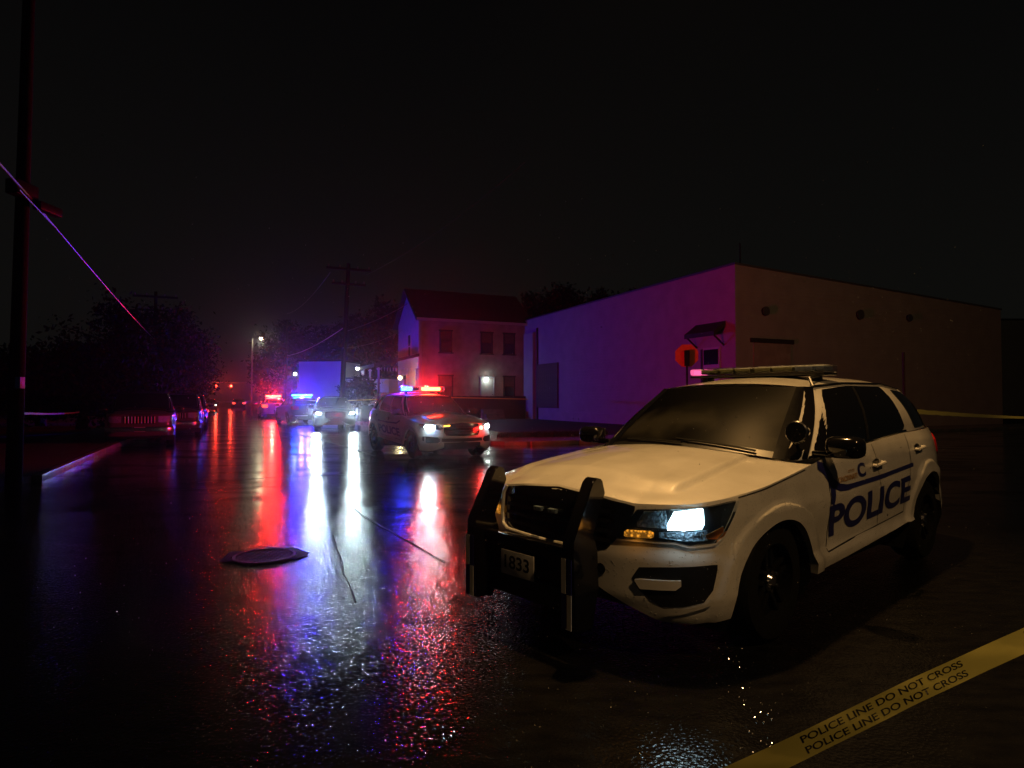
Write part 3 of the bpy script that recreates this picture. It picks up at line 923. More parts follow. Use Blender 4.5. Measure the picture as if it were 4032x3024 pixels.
nb = near_body()
nb.ztop_t = [(0, .955), (.3, .935), (.6, .90), (.95, .908), (nb.s_at_x(.5), .932), (nb.s_at_x(.1), .985)] + nb.ztop_t[4:]
NY = -2.4070
opt_near = dict(body=nb, cowl=(-.40, 1.135, -.53, .80, 1.075), crown=.055, ws_mat=misted_glass(), handle_black=False, hood_n=150,
                roof=dict(ax=-1.22, dx=-3.45, bx=-3.82, y=.655, z=[(1.2, 1.60), (1.9, 1.645), (2.8, 1.655), (3.5, 1.60)], crown=.075))
suv, b, S, ws, side = car('police_suv', 'white police SUV in front with black push bumper and lit headlight, POLICE on its door', 'police car',
                          (.9761, 4.7063), NY, M['white'], opt_near)
BP = b.P
# grille and its trim
band('grille', BP, [(-.60, .86, .885), (-.54, .75, .895), (-.44, .63, .905), (-.34, .605, .92), (0, .60, .945), (.34, .605, .92), (.44, .63, .905), (.54, .75, .895), (.60, .86, .885)], M['gloss_black'], suv, off=.006)
for zz in (.68, .735, .79, .845):
    stroke('grille_bar', BP, [(-.46, zz), (.46, zz)], .022, M['black'], suv, off=.022)
def trim_tube(name, pts, r_, off):
    bm = bmesh.new(); Q = []
    for (a0, b0), (a1, b1) in zip(pts, pts[1:]):
        k_ = max(1, int(math.hypot(a1 - a0, b1 - b0) / .05))
        for i in range(k_): Q.append(Vector(BP(lerp(a0, a1, i / k_), lerp(b0, b1, i / k_), off)))
    Q.append(Vector(BP(*pts[-1], off)))
    tube_bm(bm, Q, r_, 8)
    return bm_mesh(name, bm, M['white'], suv, smooth=True)
trim_tube('grille_trim', [(-.50, .905), (-.515, .86), (-.51, .72), (-.47, .655), (-.40, .628), (0, .618), (.20, .618)], .013, .03)
for y in (-.11, .02):
    bm = bmesh.new(); add_box(bm, BP(y, .80, .03), (.03, .07, .028), bevel=.006)
    bm_mesh('grille_light', bm, M['lamp_metal'], suv, smooth=True)
# headlights
HL = [(.50, .700, .712), (.56, .703, .80), (.62, .707, .872), (.84, .708, .885), (.92, .69, .888), (1.08, .70, .898), (1.14, .735, .905), (1.22, .84, .914), (1.275, .908, .918)]
for sg in (1, -1):
    hs = band('headlight', BP, HL, M_HOUSING, suv, off=.004, sign=sg)
    band('reflector', BP, [(.62, .775, .80), (.66, .775, .862), (.79, .775, .872), (.80, .775, .80)], M['lamp_metal'], hs, off=.010, sign=sg)
    band('lamp_bowl', BP, [(.80, .762, .80), (.84, .762, .868), (1.00, .772, .885), (1.02, .80, .885)], M_HEAD, hs, off=.014, sign=sg)
    band('lower_strip', BP, [(.75, .722, .752), (.92, .706, .756), (1.04, .712, .766)], M['lamp_metal'], hs, off=.008, sign=sg)
    band('turn_signal', BP, [(.545, .715, .742), (.56, .712, .752), (.70, .716, .756), (.72, .724, .75)], M_AMBER, hs, off=.016, sign=sg)
    band('side_marker', BP, [(1.03, .72, .74), (1.10, .715, .765), (1.15, .75, .78)], M_AMBER_DIM, hs, off=.010, sign=sg)
    lens = band('lens', BP, HL, M['lens'], hs, off=.028, sign=sg, skirt=.018)
    stroke('lamp_edge', BP, [(.50, .694), (.66, .699), (.84, .699), (.92, .681), (1.08, .691), (1.145, .728), (1.228, .838)], .009, M['white'], hs, off=.022, sign=sg)
    stroke('lamp_divider', BP, [(.60, .766), (.8, .764), (1.04, .772)], .006, M['chrome'], hs, off=.016, sign=sg)
    for k in range(5):
        stroke('fluting', BP, [(.80 + k * .05, .718), (.795 + k * .05, .755)], .004, M['chrome'], hs, off=.018, sign=sg)
# light thrown by the two headlights
for sg in (1, -1):
    p = Vector(BP(sg * .9, .82, .10)); 
    spot('headlight_beam', p, (1, sg * .05, -.09), COOL, 9, .05, 70, .8, suv)
    point('headlight_spill', Vector(BP(sg * .90, .80, .05)), COOL, 1.3, .05, suv)
    point('turn_signal_glow', Vector(BP(sg * .62, .73, .05)), (1, .35, .03), .06, .03, suv)
# lower bumper: vents, tow cover, sensor, plate
for sg in (1, -1):
    band('fog_recess', BP, [(.60, .482, .492), (.64, .425, .553), (.76, .34, .565), (.88, .348, .572), (1.0, .375, .578), (1.055, .44, .58), (1.085, .55, .578)], M['black'], suv, off=.003, sign=sg)
    band('fog_bar', BP, [(.62, .478, .486), (.65, .437, .492), (.84, .446, .498), (.87, .47, .50)], M['white'], suv, off=.022, sign=sg)
    stroke('recess_lip', BP, [(.70, .352), (.78, .325), (.90, .332), (1.02, .362), (1.045, .385)], .02, M['white'], suv, off=.016, sign=sg)
    cyl('tow_cover', BP(sg * .40, .51, .001), BP(sg * .40, .51, .006), .033, M['black'], suv)
# push bumper
pb = bpy.data.objects.new('push_bumper', None); COL.objects.link(pb); pb.parent = suv
def upright(y):
    prof = [(.955, 1.03), (1.01, 1.045), (1.045, 1.02), (1.215, .70), (1.22, .62), (1.20, .19), (1.05, .17), (.99, .40), (1.00, .62), (1.035, .72), (.93, .95)]
    bm = bmesh.new(); w = .043
    a = [bm.verts.new((x, y - w, z)) for x, z in prof]; c_ = [bm.verts.new((x, y + w, z)) for x, z in prof]
    bm.faces.new(a); bm.faces.new(c_[::-1])
    for i in range(len(prof)): bm.faces.new((a[i], c_[i], c_[(i + 1) % len(prof)], a[(i + 1) % len(prof)]))
    bmesh.ops.recalc_face_normals(bm, faces=bm.faces)
    bmesh.ops.bevel(bm, geom=bm.edges[:], offset=.007, segments=2, affect='EDGES')
    return bm_mesh('upright', bm, M['gloss_black'], pb, smooth=True)
for y in (-.52, .36): upright(y)
bm = bmesh.new(); add_box(bm, (1.10, -.08, .59), (.07, .80, .085), bevel=.015)
bm_mesh('cross_bar', bm, M['gloss_black'], pb, smooth=True)
bm = bmesh.new(); add_box(bm, (1.06, -.08, .30), (.05, .80, .14), bevel=.012)
bm_mesh('lower_bar', bm, M['black'], pb, smooth=True)
bm = bmesh.new(); add_box(bm, (1.045, -.08, .47), (.02, .80, .2), bevel=.006)
bm_mesh('skid_plate', bm, M['black'], pb, smooth=True)
for y in (-.52, .36):
    for z0, z1, mt in ((.40, .60, 'white'), (.20, .40, 'navy')):
        box('reflective_strip', (1.2235, y - .025, (z0 + z1) / 2), (.004, .034, z1 - z0 - .004), M[mt], pb)
        box('reflective_strip', (1.2235, y + .018, (z0 + z1) / 2), (.004, .034, z1 - z0 - .004), M['navy' if mt == 'white' else 'white'], pb)
# number plate
pl_ = bpy.data.objects.new('number_plate', None); COL.objects.link(pl_); pl_.parent = suv; pl_.location = (1.135, -.15, .455)
bm = bmesh.new(); add_box(bm, (0, 0, 0), (.008, .305, .155), bevel=.003)
bm_mesh('plate', bm, plain('plate_white', (.8, .78, .75), .5, noise=.3, scale=20), pl_, smooth=True)
text_on('plate_number', '1833', lambda a, z, o: (.005 + o, a, z), -.115, .115, -.035, .05, M['black'], pl_, bold=.02, off=.002)
# livery
text_on('police_lettering', 'POLICE', lambda a, z, o: BP(a, z, o), S(-.77), S(-2.52), .535, .765, M['navy'], suv, bold=.03, off=.005, slope=.045, lean=-.22)
text_on('police_lettering', 'POLICE', lambda a, z, o: BP(a, z, o), -S(-2.52), -S(-.77), .60, .83, M['navy'], suv, bold=.045, off=.005, slope=-.045)
for sg in (1, -1):
    stroke('door_stripe', BP, [(S(-.76), .98), (S(-.80), .92), (S(-.92), .875), (S(-1.05), .865), (S(-1.8), .885), (S(-2.6), .925)], lambda q: .035 + .03 * (1 - sstep(0, .25, q)), M['navy'], suv, off=.0045, sign=sg)
    stroke('door_stripe', BP, [(S(-.60), 1.055), (S(-.70), 1.02), (S(-.77), .95), (S(-.80), .88), (S(-.77), .77)], lambda q: .06 + .03 * math.sin(math.pi * q), M['navy'], suv, off=.0042, sign=sg)
def sS(a, z, o): return BP(a, z, o)
text_on('city_lettering', 'CINCINNATI', sS, S(-.90), S(-1.26), .905, .945, M['gold'], suv, bold=.02, off=.005, slope=.03)
text_on('city_lettering', 'CITY OF', sS, S(-1.10), S(-1.22), .965, .985, M['gold'], suv, bold=.02, off=.005, slope=.03)
text_on('city_letter', 'C', sS, S(-1.28), S(-1.44), .915, 1.02, M['navy'], suv, bold=.04, off=.005)
text_on('city_lettering', 'CINCINNATI', sS, -S(-1.62), -S(-1.26), .92, .96, M['gold'], suv, bold=.02, off=.005, slope=-.03)
# light bar, grey modules but for one emissive pink one at its far end
PINK = emit('pink_module', (1, .12, .32), 1.6)
MOD = plain('lamp_module_grey', (.2, .19, .10), .35, noise=.5, scale=40)
MODB = plain('lamp_module_blue_grey', (.14, .16, .22), .3, noise=.5, scale=40)
light_bar(suv, -1.78, 1.725, .64, M['lens'],
          [(-.63, -.58, PINK), (-.55, -.36, MOD), (-.35, -.2, MOD), (-.19, -.03, MOD), (.0, .16, MOD), (.17, .36, MOD), (.37, .54, MODB), (.55, .63, MODB)], hgt=.068)
# spotlight on the driver's pillar
sl = bpy.data.objects.new('spotlight', None); COL.objects.link(sl); sl.parent = suv; sl.location = (-.62, .875, 1.275)
bm = bmesh.new()
add_cyl(bm, (-.07, 0, 0), (.03, 0, 0), .045, .075, seg=24); add_cyl(bm, (.03, 0, 0), (.055, 0, 0), .078, .078, seg=24)
bm_mesh('shell', bm, M['gloss_black'], sl, smooth=True)
cyl('ring', (.053, 0, 0), (.062, 0, 0), .080, M['chrome'], sl, r1=.074, seg=28)
cyl('glass', (.060, 0, 0), (.064, 0, 0), .070, M['gloss_black'], sl, seg=28)
cyl('stalk', (-.02, 0, -.05), (-.10, -.10, -.14), .012, M['gloss_black'], sl)
# aerial lead over the roof
bm = bmesh.new()
Rr = lambda x, y: Vector((x, y, 1.655 + .075 * (1 - abs(y / .68) ** 2.6)))
tube_bm(bm, [Vector(side(.055, .99, .012, 1)), Rr(-1.40, .62) + Vector((0, 0, .01)), Rr(-1.55, .58) + Vector((0, 0, .015)), Rr(-1.72, .56) + Vector((0, 0, .02))], .014, 8)
bm_mesh('roof_cable', bm, M['black'], suv, smooth=True)
# rain drops beaded on the paint
def beads(n, seed):
    rr_ = random.Random(seed); V = []; Fc = []
    k = 0
    while k < n:
        s = rr_.uniform(-1.2, S(-2.5)); z = rr_.uniform(b.zbot(s) + .03, b.ztop(s) - .01)
        if abs(s) < .6 and .6 < z: continue
        p = Vector(BP(s, z, .0)); q = Vector(BP(s, z, .01)); nn = (q - p).normalized(); r_ = rr_.uniform(.002, .0050)
        a_ = nn.orthogonal().normalized(); c_ = nn.cross(a_)
        i0 = len(V)
        for j in range(6):
            th = j * math.pi / 3; V.append(p + (a_ * math.cos(th) + c_ * math.sin(th)) * r_)
        V.append(p + nn * r_ * .7)
        for j in range(6): Fc.append((i0 + j, i0 + (j + 1) % 6, i0 + 6))
        k += 1
    o = mesh('rain_beads', V, Fc, M['chrome_drop'], suv, smooth=True); o['kind'] = 'stuff'
M['chrome_drop'] = plain('water_drop', (.6, .6, .58), .03, coat=1.0, spec=1.0)
beads(2600, 3)

# ------------------------------------------------------------------ street lamps that light the near car (their heads stand above the frame)
def street_lamp(base, head, label, h, col, power, radius=.16, group='tall sodium street lamps', lit=10, aim=(0, 0, 0), cone=90):
    t = thing('street_lamp', label, 'street lamp', (base[0], base[1], 0), 0, group)
    d = Vector((head[0] - base[0], head[1] - base[1], 0)); L = d.length; d.normalize()
    cyl('pole', (0, 0, 0), (0, 0, h - .5), .10, M['galv'], t, r1=.065)
    bm = bmesh.new()
    pts = [Vector((0, 0, h - .6)) + d * (L * k) + Vector((0, 0, .6 * math.sin(k * math.pi / 2))) for k in (0, .15, .35, .6, .85, 1)]
    tube_bm(bm, pts, .035, 8); bm_mesh('arm', bm, M['galv'], t, smooth=True)
    R = Matrix.Rotation(math.atan2(d.y, d.x), 3, 'Z')
    bm = bmesh.new(); add_box(bm, d * L + Vector((0, 0, h + .02)), (.62, .26, .13), rot=R, bevel=.05)
    bm_mesh('head', bm, M['galv'], t, smooth=True)
    bm = bmesh.new(); add_box(bm, d * L + Vector((0, 0, h - .055)), (.34, .2, .05), rot=R, bevel=.02)
    bm_mesh('lens', bm, emit('lamp_lens', col, lit), t, smooth=True)
    if power:
        src = d * L + Vector((0, 0, h - .16))
        spot('bulb', src, Vector(aim) - Vector((base[0], base[1], 0)) - src, col, power, radius, cone, .7, t)
    return t

# near-lamp sodium light
LAMP1 = Vector((1.2, 5.9, 9.0))
street_lamp((12.0, 6.6), (LAMP1.x, LAMP1.y), 'tall sodium street lamp arching over the front patrol SUV', 9.0, SODIUM, 2400, aim=(1.8, 5.4, .6), cone=58)
street_lamp((19.5, 6.0), (17.2, 9.5), 'sodium street lamp on the right, lighting the side wall of the long warehouse', 8.6, (1, .58, .22), 760, aim=(14, 30, 4.5), cone=150)
street_lamp((8.5, -4.5), (4.6, -2.4), 'sodium street lamp behind the viewer, lighting nose and doors of the front SUV', 8.6, (1, .58, .23), 900, aim=(3.4, 6.0, .9), cone=62)

# ------------------------------------------------------------------ other vehicles
def mid_body():
    b_ = near_body()
    b_.ds = .06
    return b_
M_FRED = emit('red_beacon', (1, .028, .008), 75); M_FBLUE = emit('blue_beacon', (.01, .10, 1), 40)
M_BLUE2 = emit('blue_beacon_bright', (.01, .13, 1), 70); M_RED2 = emit('red_beacon_bright', (1, .02, .012), 70)
M_REDG = emit('red_grille_lamp', (1, .03, .02), 45); M_BLUEG = emit('blue_grille_lamp', (.08, .3, 1), 22)
M_TAIL_LIT = emit('tail_light_lit', (1, .06, .03), 3.5)
def far_opt(**k):
    d = dict(body=mid_body(), cowl=(-.40, 1.135, -.53, .80, 1.075), crown=.055,
             roof=dict(ax=-1.22, dx=-3.45, bx=-3.82, y=.655, z=[(1.2, 1.60), (1.9, 1.645), (2.8, 1.655), (3.5, 1.60)], crown=.075), ds=.07, nz=14)
    d['body'].ztop_t = nb.ztop_t
    d.update(k); return d
def front_face(t, b, S, lit, fog=True, amber=False):
    BP = b.P
    band('grille', BP, [(-.50, .70, .89), (-.44, .62, .905), (0, .60, .93), (.44, .62, .905), (.50, .70, .89)], M['gloss_black'], t, off=.006, nz=4, da=.08)
    for zz in (.67, .74, .81):
        stroke('grille_bar', BP, [(-.44, zz), (.44, zz)], .02, M['chrome'] if not fog else M['black'], t, off=.02)
    for sg in (1, -1):
        hs = band('headlight', BP, [(.52, .78, .80), (.60, .765, .885), (.9, .77, .90), (1.15, .80, .905), (1.26, .86, .90)], M_HOUSING, t, off=.006, sign=sg, da=.08, nz=3)
        if lit:
            band('lamp_bowl', BP, [(.72, .785, .86), (.80, .78, .88), (.98, .79, .885), (1.02, .81, .86)], lit, hs, off=.02, sign=sg, da=.06, nz=3)
        if fog:
            band('fog_recess', BP, [(.60, .48, .53), (.66, .44, .58), (.92, .44, .60), (1.06, .50, .60)], M['black'], t, off=.004, sign=sg, da=.08, nz=3)
    if fog:
        band('lower_grille', BP, [(-.56, .47, .55), (0, .46, .545), (.56, .47, .55)], M['black'], t, off=.004, da=.1, nz=3)
        band('skid_plate', BP, [(-.50, .33, .44), (0, .40, .445), (.50, .33, .44)], M['black'], t, off=.012, da=.1, nz=3)

# patrol SUV across the junction
MY = math.atan2(-.866, .5)
mid, mb, mS, _, _ = car('police_suv', 'white police SUV in mid junction with glowing red and blue roof lights', 'police car', (-1.72, 16.75), MY, M['white'], far_opt(handle_black=True))
front_face(mid, mb, mS, M_HEAD_FAR)
band('turn_signal', mb.P, [(-.50, .845, .87), (-.34, .85, .878)], emit('amber_far', (1, .5, .05), 6), mid, off=.03, nz=2)
cyl('grille_lamp', (1.0, .50, .80), (1.03, .50, .80), .055, M_REDG, mid)
cyl('grille_lamp', (.86, -.78, .82), (.89, -.79, .82), .04, M_BLUEG, mid)
MODD = plain('lamp_module_dark', (.05, .05, .06), .3)
light_bar(mid, -1.7, 1.735, .62, M['lens'], [(-.61, -.35, M_FBLUE), (-.34, -.12, MODD), (.0, .52, M_FRED), (.53, .61, MODD)], hgt=.15)
text_on('police_lettering', 'POLICE', lambda a, z, o: mb.P(a, z, o), -mS(-2.52), -mS(-.77), .60, .83, M['navy'], mid, bold=.045, off=.006, slope=-.045)
for sg in (1, -1):
    stroke('door_stripe', mb.P, [(mS(-.76), .95), (mS(-1.0), .88), (mS(-1.8), .885), (mS(-2.6), .925)], .04, M['navy'], mid, off=.006, sign=sg)
    spot('headlight_beam', mb.P(sg * .9, .84, .12), (1, sg * .03, -.03), COOL, 190, .07, 50, .8, mid)
    point('headlight_spill', mb.P(sg * .9, .84, .10), COOL, 2.5, .07, mid)
point('red_beacon', (-2.0, .25, 1.92), RED, 1800, .08, mid)
point('blue_beacon', (-2.0, -.48, 1.92), BLUE, 200, .06, mid)
point('red_grille', (1.12, .50, .80), RED, 4, .05, mid)

# dark SUV coming on with headlights
fp = at(712, 31.6)
s3, b3, S3, _, _ = car('patrol_suv', 'dark SUV with dazzling white headlights facing the camera beside the utility pole', 'car', (fp.x, fp.y + .9), math.atan2(-fp.y, -fp.x + 1.5), M['dark_paint'], far_opt())
front_face(s3, b3, S3, M_HEAD_FAR, fog=False)
for sg in (1, -1):
    spot('headlight_beam', b3.P(sg * .9, .84, .12), (1, 0, -.03), COOL, 520, .09, 46, .8, s3)
    point('headlight_spill', b3.P(sg * .9, .84, .10), COOL, 1.2, .09, s3)
# blue-lit SUV seen from behind
fp = at(634, 39)
s4, b4, S4, _, _ = car('patrol_suv', 'black SUV seen from behind with bright blue roof lights, left of the oncoming SUV', 'police car', (fp.x - 1.3, fp.y + 3.6), STREET + .12, M['dark_paint'], far_opt(tail_mat=M_RED_LENS))
light_bar(s4, -2.6, 1.735, .62, M['lens'], [(-.6, .6, M_BLUE2)], hgt=.12)
point('blue_beacon', (-2.6, 0, 2.05), BLUE, 1300, .1, s4)
point('blue_beacon', (-3.2, -.3, 1.9), BLUE, 1100, .1, s4)
band('rear_bumper_strip', b4.P, [(b4.L - .75, .52, .56), (b4.L - .01, .52, .56)], M['silver'], s4, off=.03, da=.1, nz=2)
# white patrol car with red lights, further on
fp = at(590, 50)
s5, b5, S5, _, _ = car('police_suv', 'far white police SUV seen from behind with blazing red roof lights', 'police car', (fp.x - 1.6, fp.y + 3.8), STREET, M['white'], far_opt(tail_mat=M_TAIL_LIT))
light_bar(s5, -2.6, 1.735, .62, M['lens'], [(-.6, .6, M_RED2)], hgt=.16)
point('red_beacon', (-3.0, .1, 2.0), RED, 1800, .12, s5)
ball('rear_flasher', (-3.95, -.3, 1.60), .09, M_RED2, s5)

# parked pickup-like SUV at the left kerb
def boxy_body():
    outline = [(.96, 0), (.955, .35), (.94, .65), (.90, .84), (.76, .96), (.5, .99), (.1, 1.0), (-.6, 1.0), (-1.4, 1.0), (-2.3, 1.0), (-3.1, 1.0), (-3.6, .98), (-3.9, .92), (-4.0, .74), (-4.04, .4), (-4.05, 0)]
    front = [(.2, .08), (.3, .02), (.42, 0), (.62, 0), (.66, .05), (.98, .06), (1.04, .09), (1.1, .16)]
    side_ = [(.25, .04), (.4, .01), (.6, .02), (.8, 0), (1.0, .0), (1.1, .03), (1.2, .05), (1.3, .08)]
    rear_ = [(.3, .08), (.45, .0), (.65, .0), (.7, .05), (1.1, .05), (1.3, .08)]
    b_ = Body(outline, front, side_, rear_, [], [], [(0, .50, .34, .48), (-3.0, .50, .34, .48)])
    S_ = b_.s_at_x
    b_.ztop_t = [(0, 1.06), (.9, 1.05), (S_(.5), 1.07), (S_(-.5), 1.12), (S_(-1), 1.15), (S_(-3.5), 1.2), (b_.L, 1.2)]
    b_.zbot_t = [(0, .34), (S_(-.5), .36), (b_.L, .4)]
    return b_
bx = boxy_body()
opt_px = dict(body=bx, cowl=(-.40, 1.19, -.52, .80, 1.13), crown=.05, ds=.07, nz=14, wheel_r=.39,
              roof=dict(ax=-1.1, dx=-3.55, bx=-3.85, y=.72, z=[(1.2, 1.72), (1.9, 1.76), (3.5, 1.74)], crown=.05))
tp = at(300, 21.2)
pk, pb_, pS, _, _ = car('parked_suv', 'dark parked SUV with chrome slotted grille by the left kerb', 'car', (tp.x + .1, tp.y), STREET + math.pi + .05, M['grey_paint'], opt_px, group='cars parked along the left kerb')
band('grille', pb_.P, [(-.44, .74, .98), (0, .74, .985), (.44, .74, .98)], M['gloss_black'], pk, off=.006, nz=4, da=.1)
for k in range(10):
    s = -.41 + .82 * k / 9
    cyl('grille_slat', pb_.P(s, .755, .02), pb_.P(s, .97, .025), .018, M['silver'], pk, seg=8)
for sg in (1, -1):
    band('headlight', pb_.P, [(.52, .78, .97), (.60, .77, .98), (.86, .78, .98), (.92, .82, .95)], M['lamp_metal'], pk, off=.012, sign=sg, da=.1, nz=3)
    cyl('fog_lamp', pb_.P(sg * .72, .52, .0), pb_.P(sg * .72, .52, .03), .07, M['chrome'], pk)
band('chrome_bumper', pb_.P, [(-.95, .50, .63), (0, .50, .64), (.95, .50, .63)], M['chrome'], pk, off=.05, da=.1, nz=4)
stroke('badge_strip', pb_.P, [(-.3, 1.02), (.3, 1.02)], .03, M['chrome'], pk, off=.02)
box('number_plate', (1.0, 0, .56), (.01, .31, .15), plain('plate_dull', (.3, .3, .32), .4), pk)

def copy_tree(o, parent=None):
    c = o.copy(); COL.objects.link(c)
    c.parent = parent
    for ch in list(o.children):
        copy_tree(ch, c)
    return c
for k, (t_, lab) in enumerate([(15.2 + 1.7, 'first parked SUV behind the one with the chrome grille, edged in blue light'),
                               (22.4 + 1.7, 'second parked SUV behind the one with the chrome grille, at the left kerb')]):
    c = copy_tree(pk); c['label'] = lab
    p = wp(1.25 + .1 * k, t_); c.location = (p.x, p.y, 0); c.rotation_euler = (0, 0, STREET + math.pi)

# far traffic
for px, d, lab in ((452, 84, 'far pale car with its headlights on, end of the street'), (515, 100, 'far car below the hanging red signals, tail lights on')):
    fp = at(px, d)
    if px == 452:
        o, bb, SS_, _, _ = car('distant_car', lab, 'car', (fp.x, fp.y), STREET + math.pi, M['silver'], far_opt(ds=.15, nz=8))
        front_face(o, bb, SS_, emit('far_headlight', (1, .93, .75), 8), fog=False)
    else:
        o, bb, SS_, _, _ = car('distant_car', lab, 'car', (fp.x, fp.y), STREET, M['dark_paint'], far_opt(ds=.15, nz=8, tail_mat=M_TAIL_LIT))

# ------------------------------------------------------------------ traffic signals at the end of the street
def signal(px, d, z, label, lit):
    p = at(px, d)
    t = thing('traffic_signal', label, 'traffic light', (p.x, p.y, z), 0, 'traffic signals hanging over the far crossing')
    bm = bmesh.new(); add_box(bm, (0, 0, -.35), (.38, .25, 1.15), bevel=.04); bm_mesh('housing', bm, M['gloss_black'], t, smooth=True)
    for k, c in enumerate(((1, .02, .01), (1, .5, .02), (.05, 1, .3))):
        on = (k == 0 and lit)
        mt = emit('signal_red', c, 90) if on else plain('signal_lens', tuple(.1 * q for q in c), .2)
        cyl('signal_lamp', (0, -.13, -.35 * k), (0, -.16, -.35 * k), .16 if on else .14, mt, t, seg=16)
    if lit: point('signal_glow', (0, -.35, 0), (1, .05, .02), 260, .2, t)
    cyl('hanger', (0, 0, .2), (0, 0, .7), .03, M['galv'], t)
    return t
signal(468, 125, 4.25, 'left one of two red traffic signals over the end of the street', True)
signal(500, 125, 4.25, 'right one of two red traffic signals over the end of the street', True)
a_ = at(440, 125); b2_ = at(560, 125)
tw = thing('signal_mast', 'dark mast and arm that carries the two far red signals', 'pole', (b2_.x, b2_.y, 0))
cyl('pole', (0, 0, 0), (0, 0, 6.0), .14, M['galv'], tw); cyl('arm', (0, 0, 4.95), (a_.x - b2_.x, 0, 4.95), .08, M['galv'], tw)

def far_lamp(px, py, d, label, col, strength, power, headdir=-1, arm=.8, pole=True, r=.13):
    h = 1.5 + (864 - py) / F * d
    p = at(px, d)
    t = thing('street_lamp', label, 'street lamp', (p.x - headdir * arm, p.y, 0), 0, 'small street lamps down the street')
    cyl('pole', (0, 0, 0), (0, 0, h + .05), .07, M['galv'], t)
    cyl('arm', (0, 0, h), (headdir * arm, 0, h + .08), .035, M['galv'], t)
    bm = bmesh.new(); add_box(bm, (headdir * arm, 0, h + .12), (.5, .25, .10), bevel=.03); bm_mesh('head', bm, M['galv'], t, smooth=True)
    ball('lamp_globe', (headdir * arm, -.05, h), r, emit('lamp_glow', col, strength), t)
    if power: point('bulb', (headdir * arm, -.1, h - .35), col, power, r, t)
    return t
far_lamp(563, 731, 64, 'street lamp with a pale yellow light on a tall pole above the far police lights', (1, .93, .55), 40, 100, 1, .9, r=.13)
far_lamp(637, 808, 70, 'low white yard lamp beside the blue-lit wall', (.9, 1, .75), 60, 30, -1, .3, r=.15)
far_lamp(772, 796, 47.5, 'white lamp half hidden by leaves, right of the blue wall', (.9, 1, .8), 45, 25, -1, .5, r=.11)

# ------------------------------------------------------------------ poles and wires
def utility_pole(base, top, label, arms=True, r=.14, armdir=None):
    t = thing('utility_pole', label, 'utility pole', (base.x, base.y, 0), 0, 'wooden utility poles')
    tp_ = Vector(top) - Vector((base.x, base.y, 0))
    cyl('pole', (0, 0, -.1), tp_, r, M['wood'], t, r1=r * .66, seg=14)
    if arms:
        ad = armdir or W
        for z, w in ((-.35, 1.25), (-1.2, .95)):
            c = tp_ + Vector((0, 0, z)); R = Matrix.Rotation(math.atan2(ad.y, ad.x), 3, 'Z')
            bm = bmesh.new(); add_box(bm, c - U * .18, (2 * w, .1, .12), rot=R, bevel=.01); bm_mesh('cross_arm', bm, M['wood'], t)
            for q in (-.9, -.4, .4, .9):
                cyl('insulator', c - U * .18 + ad * q * w + Vector((0, 0, .06)), c - U * .18 + ad * q * w + Vector((0, 0, .2)), .045, M['galv'], t, seg=8)
    return t
pb1 = wp(-.30, .42); p1 = utility_pole(pb1, (pb1.x + .12, pb1.y, 10.2), 'near dark utility pole at the left kerb corner', r=.125)
# hardware on the near pole: cable clamp boxes, reflector bands
bm = bmesh.new(); add_box(bm, (.13, -.1, 5.15), (.22, .5, .26), bevel=.03); bm_mesh('splice_box', bm, M['black'], p1, smooth=True)
bm = bmesh.new(); add_box(bm, (.25, .35, 4.95), (.16, .55, .16), bevel=.03); bm_mesh('splice_box', bm, M['black'], p1, smooth=True)
bm = bmesh.new(); add_box(bm, (.125, -.06, 1.80), (.09, .12, .2), bevel=.01); bm_mesh('reflector', bm, plain('blue_lit_reflector', (.2, .3, 1), .45), p1, smooth=True)  # reflected blue light put into the base colour of the reflector band
pb2 = at(736, 36); p2 = utility_pole(pb2, at(751, 36, py=568), 'leaning utility pole with cross arm between the oncoming SUV and the porch house', r=.16)
pb3 = wp(-.8, 32.5); p3 = utility_pole(pb3, (pb3.x, pb3.y, 8.35), 'distant utility pole rising from the dark trees on the left', r=.13)
pb4 = at(618, 66); p4 = utility_pole(pb4, at(618, 66, py=690), 'thin far utility pole left of the blue wall', arms=False, r=.12)

def wire(a, b_, sag, label, r=.012, group='overhead cables', n=16):
    a = Vector(a); b_ = Vector(b_)
    pts = []
    for i in range(n + 1):
        k = i / n; p = a.lerp(b_, k); p.z -= sag * 4 * k * (1 - k); pts.append(p)
    bm = bmesh.new(); tube_bm(bm, pts, r, 6)
    o = bm_mesh('overhead_cable', bm, M['wire'], None, smooth=True)
    return tag(o, label, 'cable', group)
c1 = Vector((pb1.x + .22, pb1.y, 5.02))
wire(c1 - U * 14 + Vector((0, 0, .3)), c1, .05, 'thick cable lit blue coming to the near left pole from the upper left edge', .022)
wire(c1, Vector((pb3.x + .2, pb3.y, 5.1)), .12, 'long cable shining blue and pink from the near left pole down the street', .017)
c2 = c1 + Vector((.05, .1, -.16))
wire(c2 - U * 1.2, c2 + U * 1.1, .0, 'short lower cable on the clamps of the near left pole', .014)
t2 = at(751, 36, py=590)
wire(at(748, 36, py=715), at(880, 45.5, py=655), .15, 'service cable from the leaning pole to the gable of the porch house', .02)
wire(at(742, 36, py=752), at(870, 46.5, py=712), .25, 'lower thin service cable between leaning pole and house', .012)
wire(at(745, 36, py=705), at(620, 66, py=768), .3, 'cable running from the leaning pole down to the thin far pole', .022)
wire(t2 + W * 1.0, t2 + W * 1.0 + Vector((9, -9, 3.2)), .4, 'thin power line leaving the right end of the leaning pole cross arm', .006)
wire(t2 - W * 1.0, Vector((pb4.x, pb4.y, 10.5)), .5, 'thin power line leaving the left end of the leaning pole cross arm', .010)

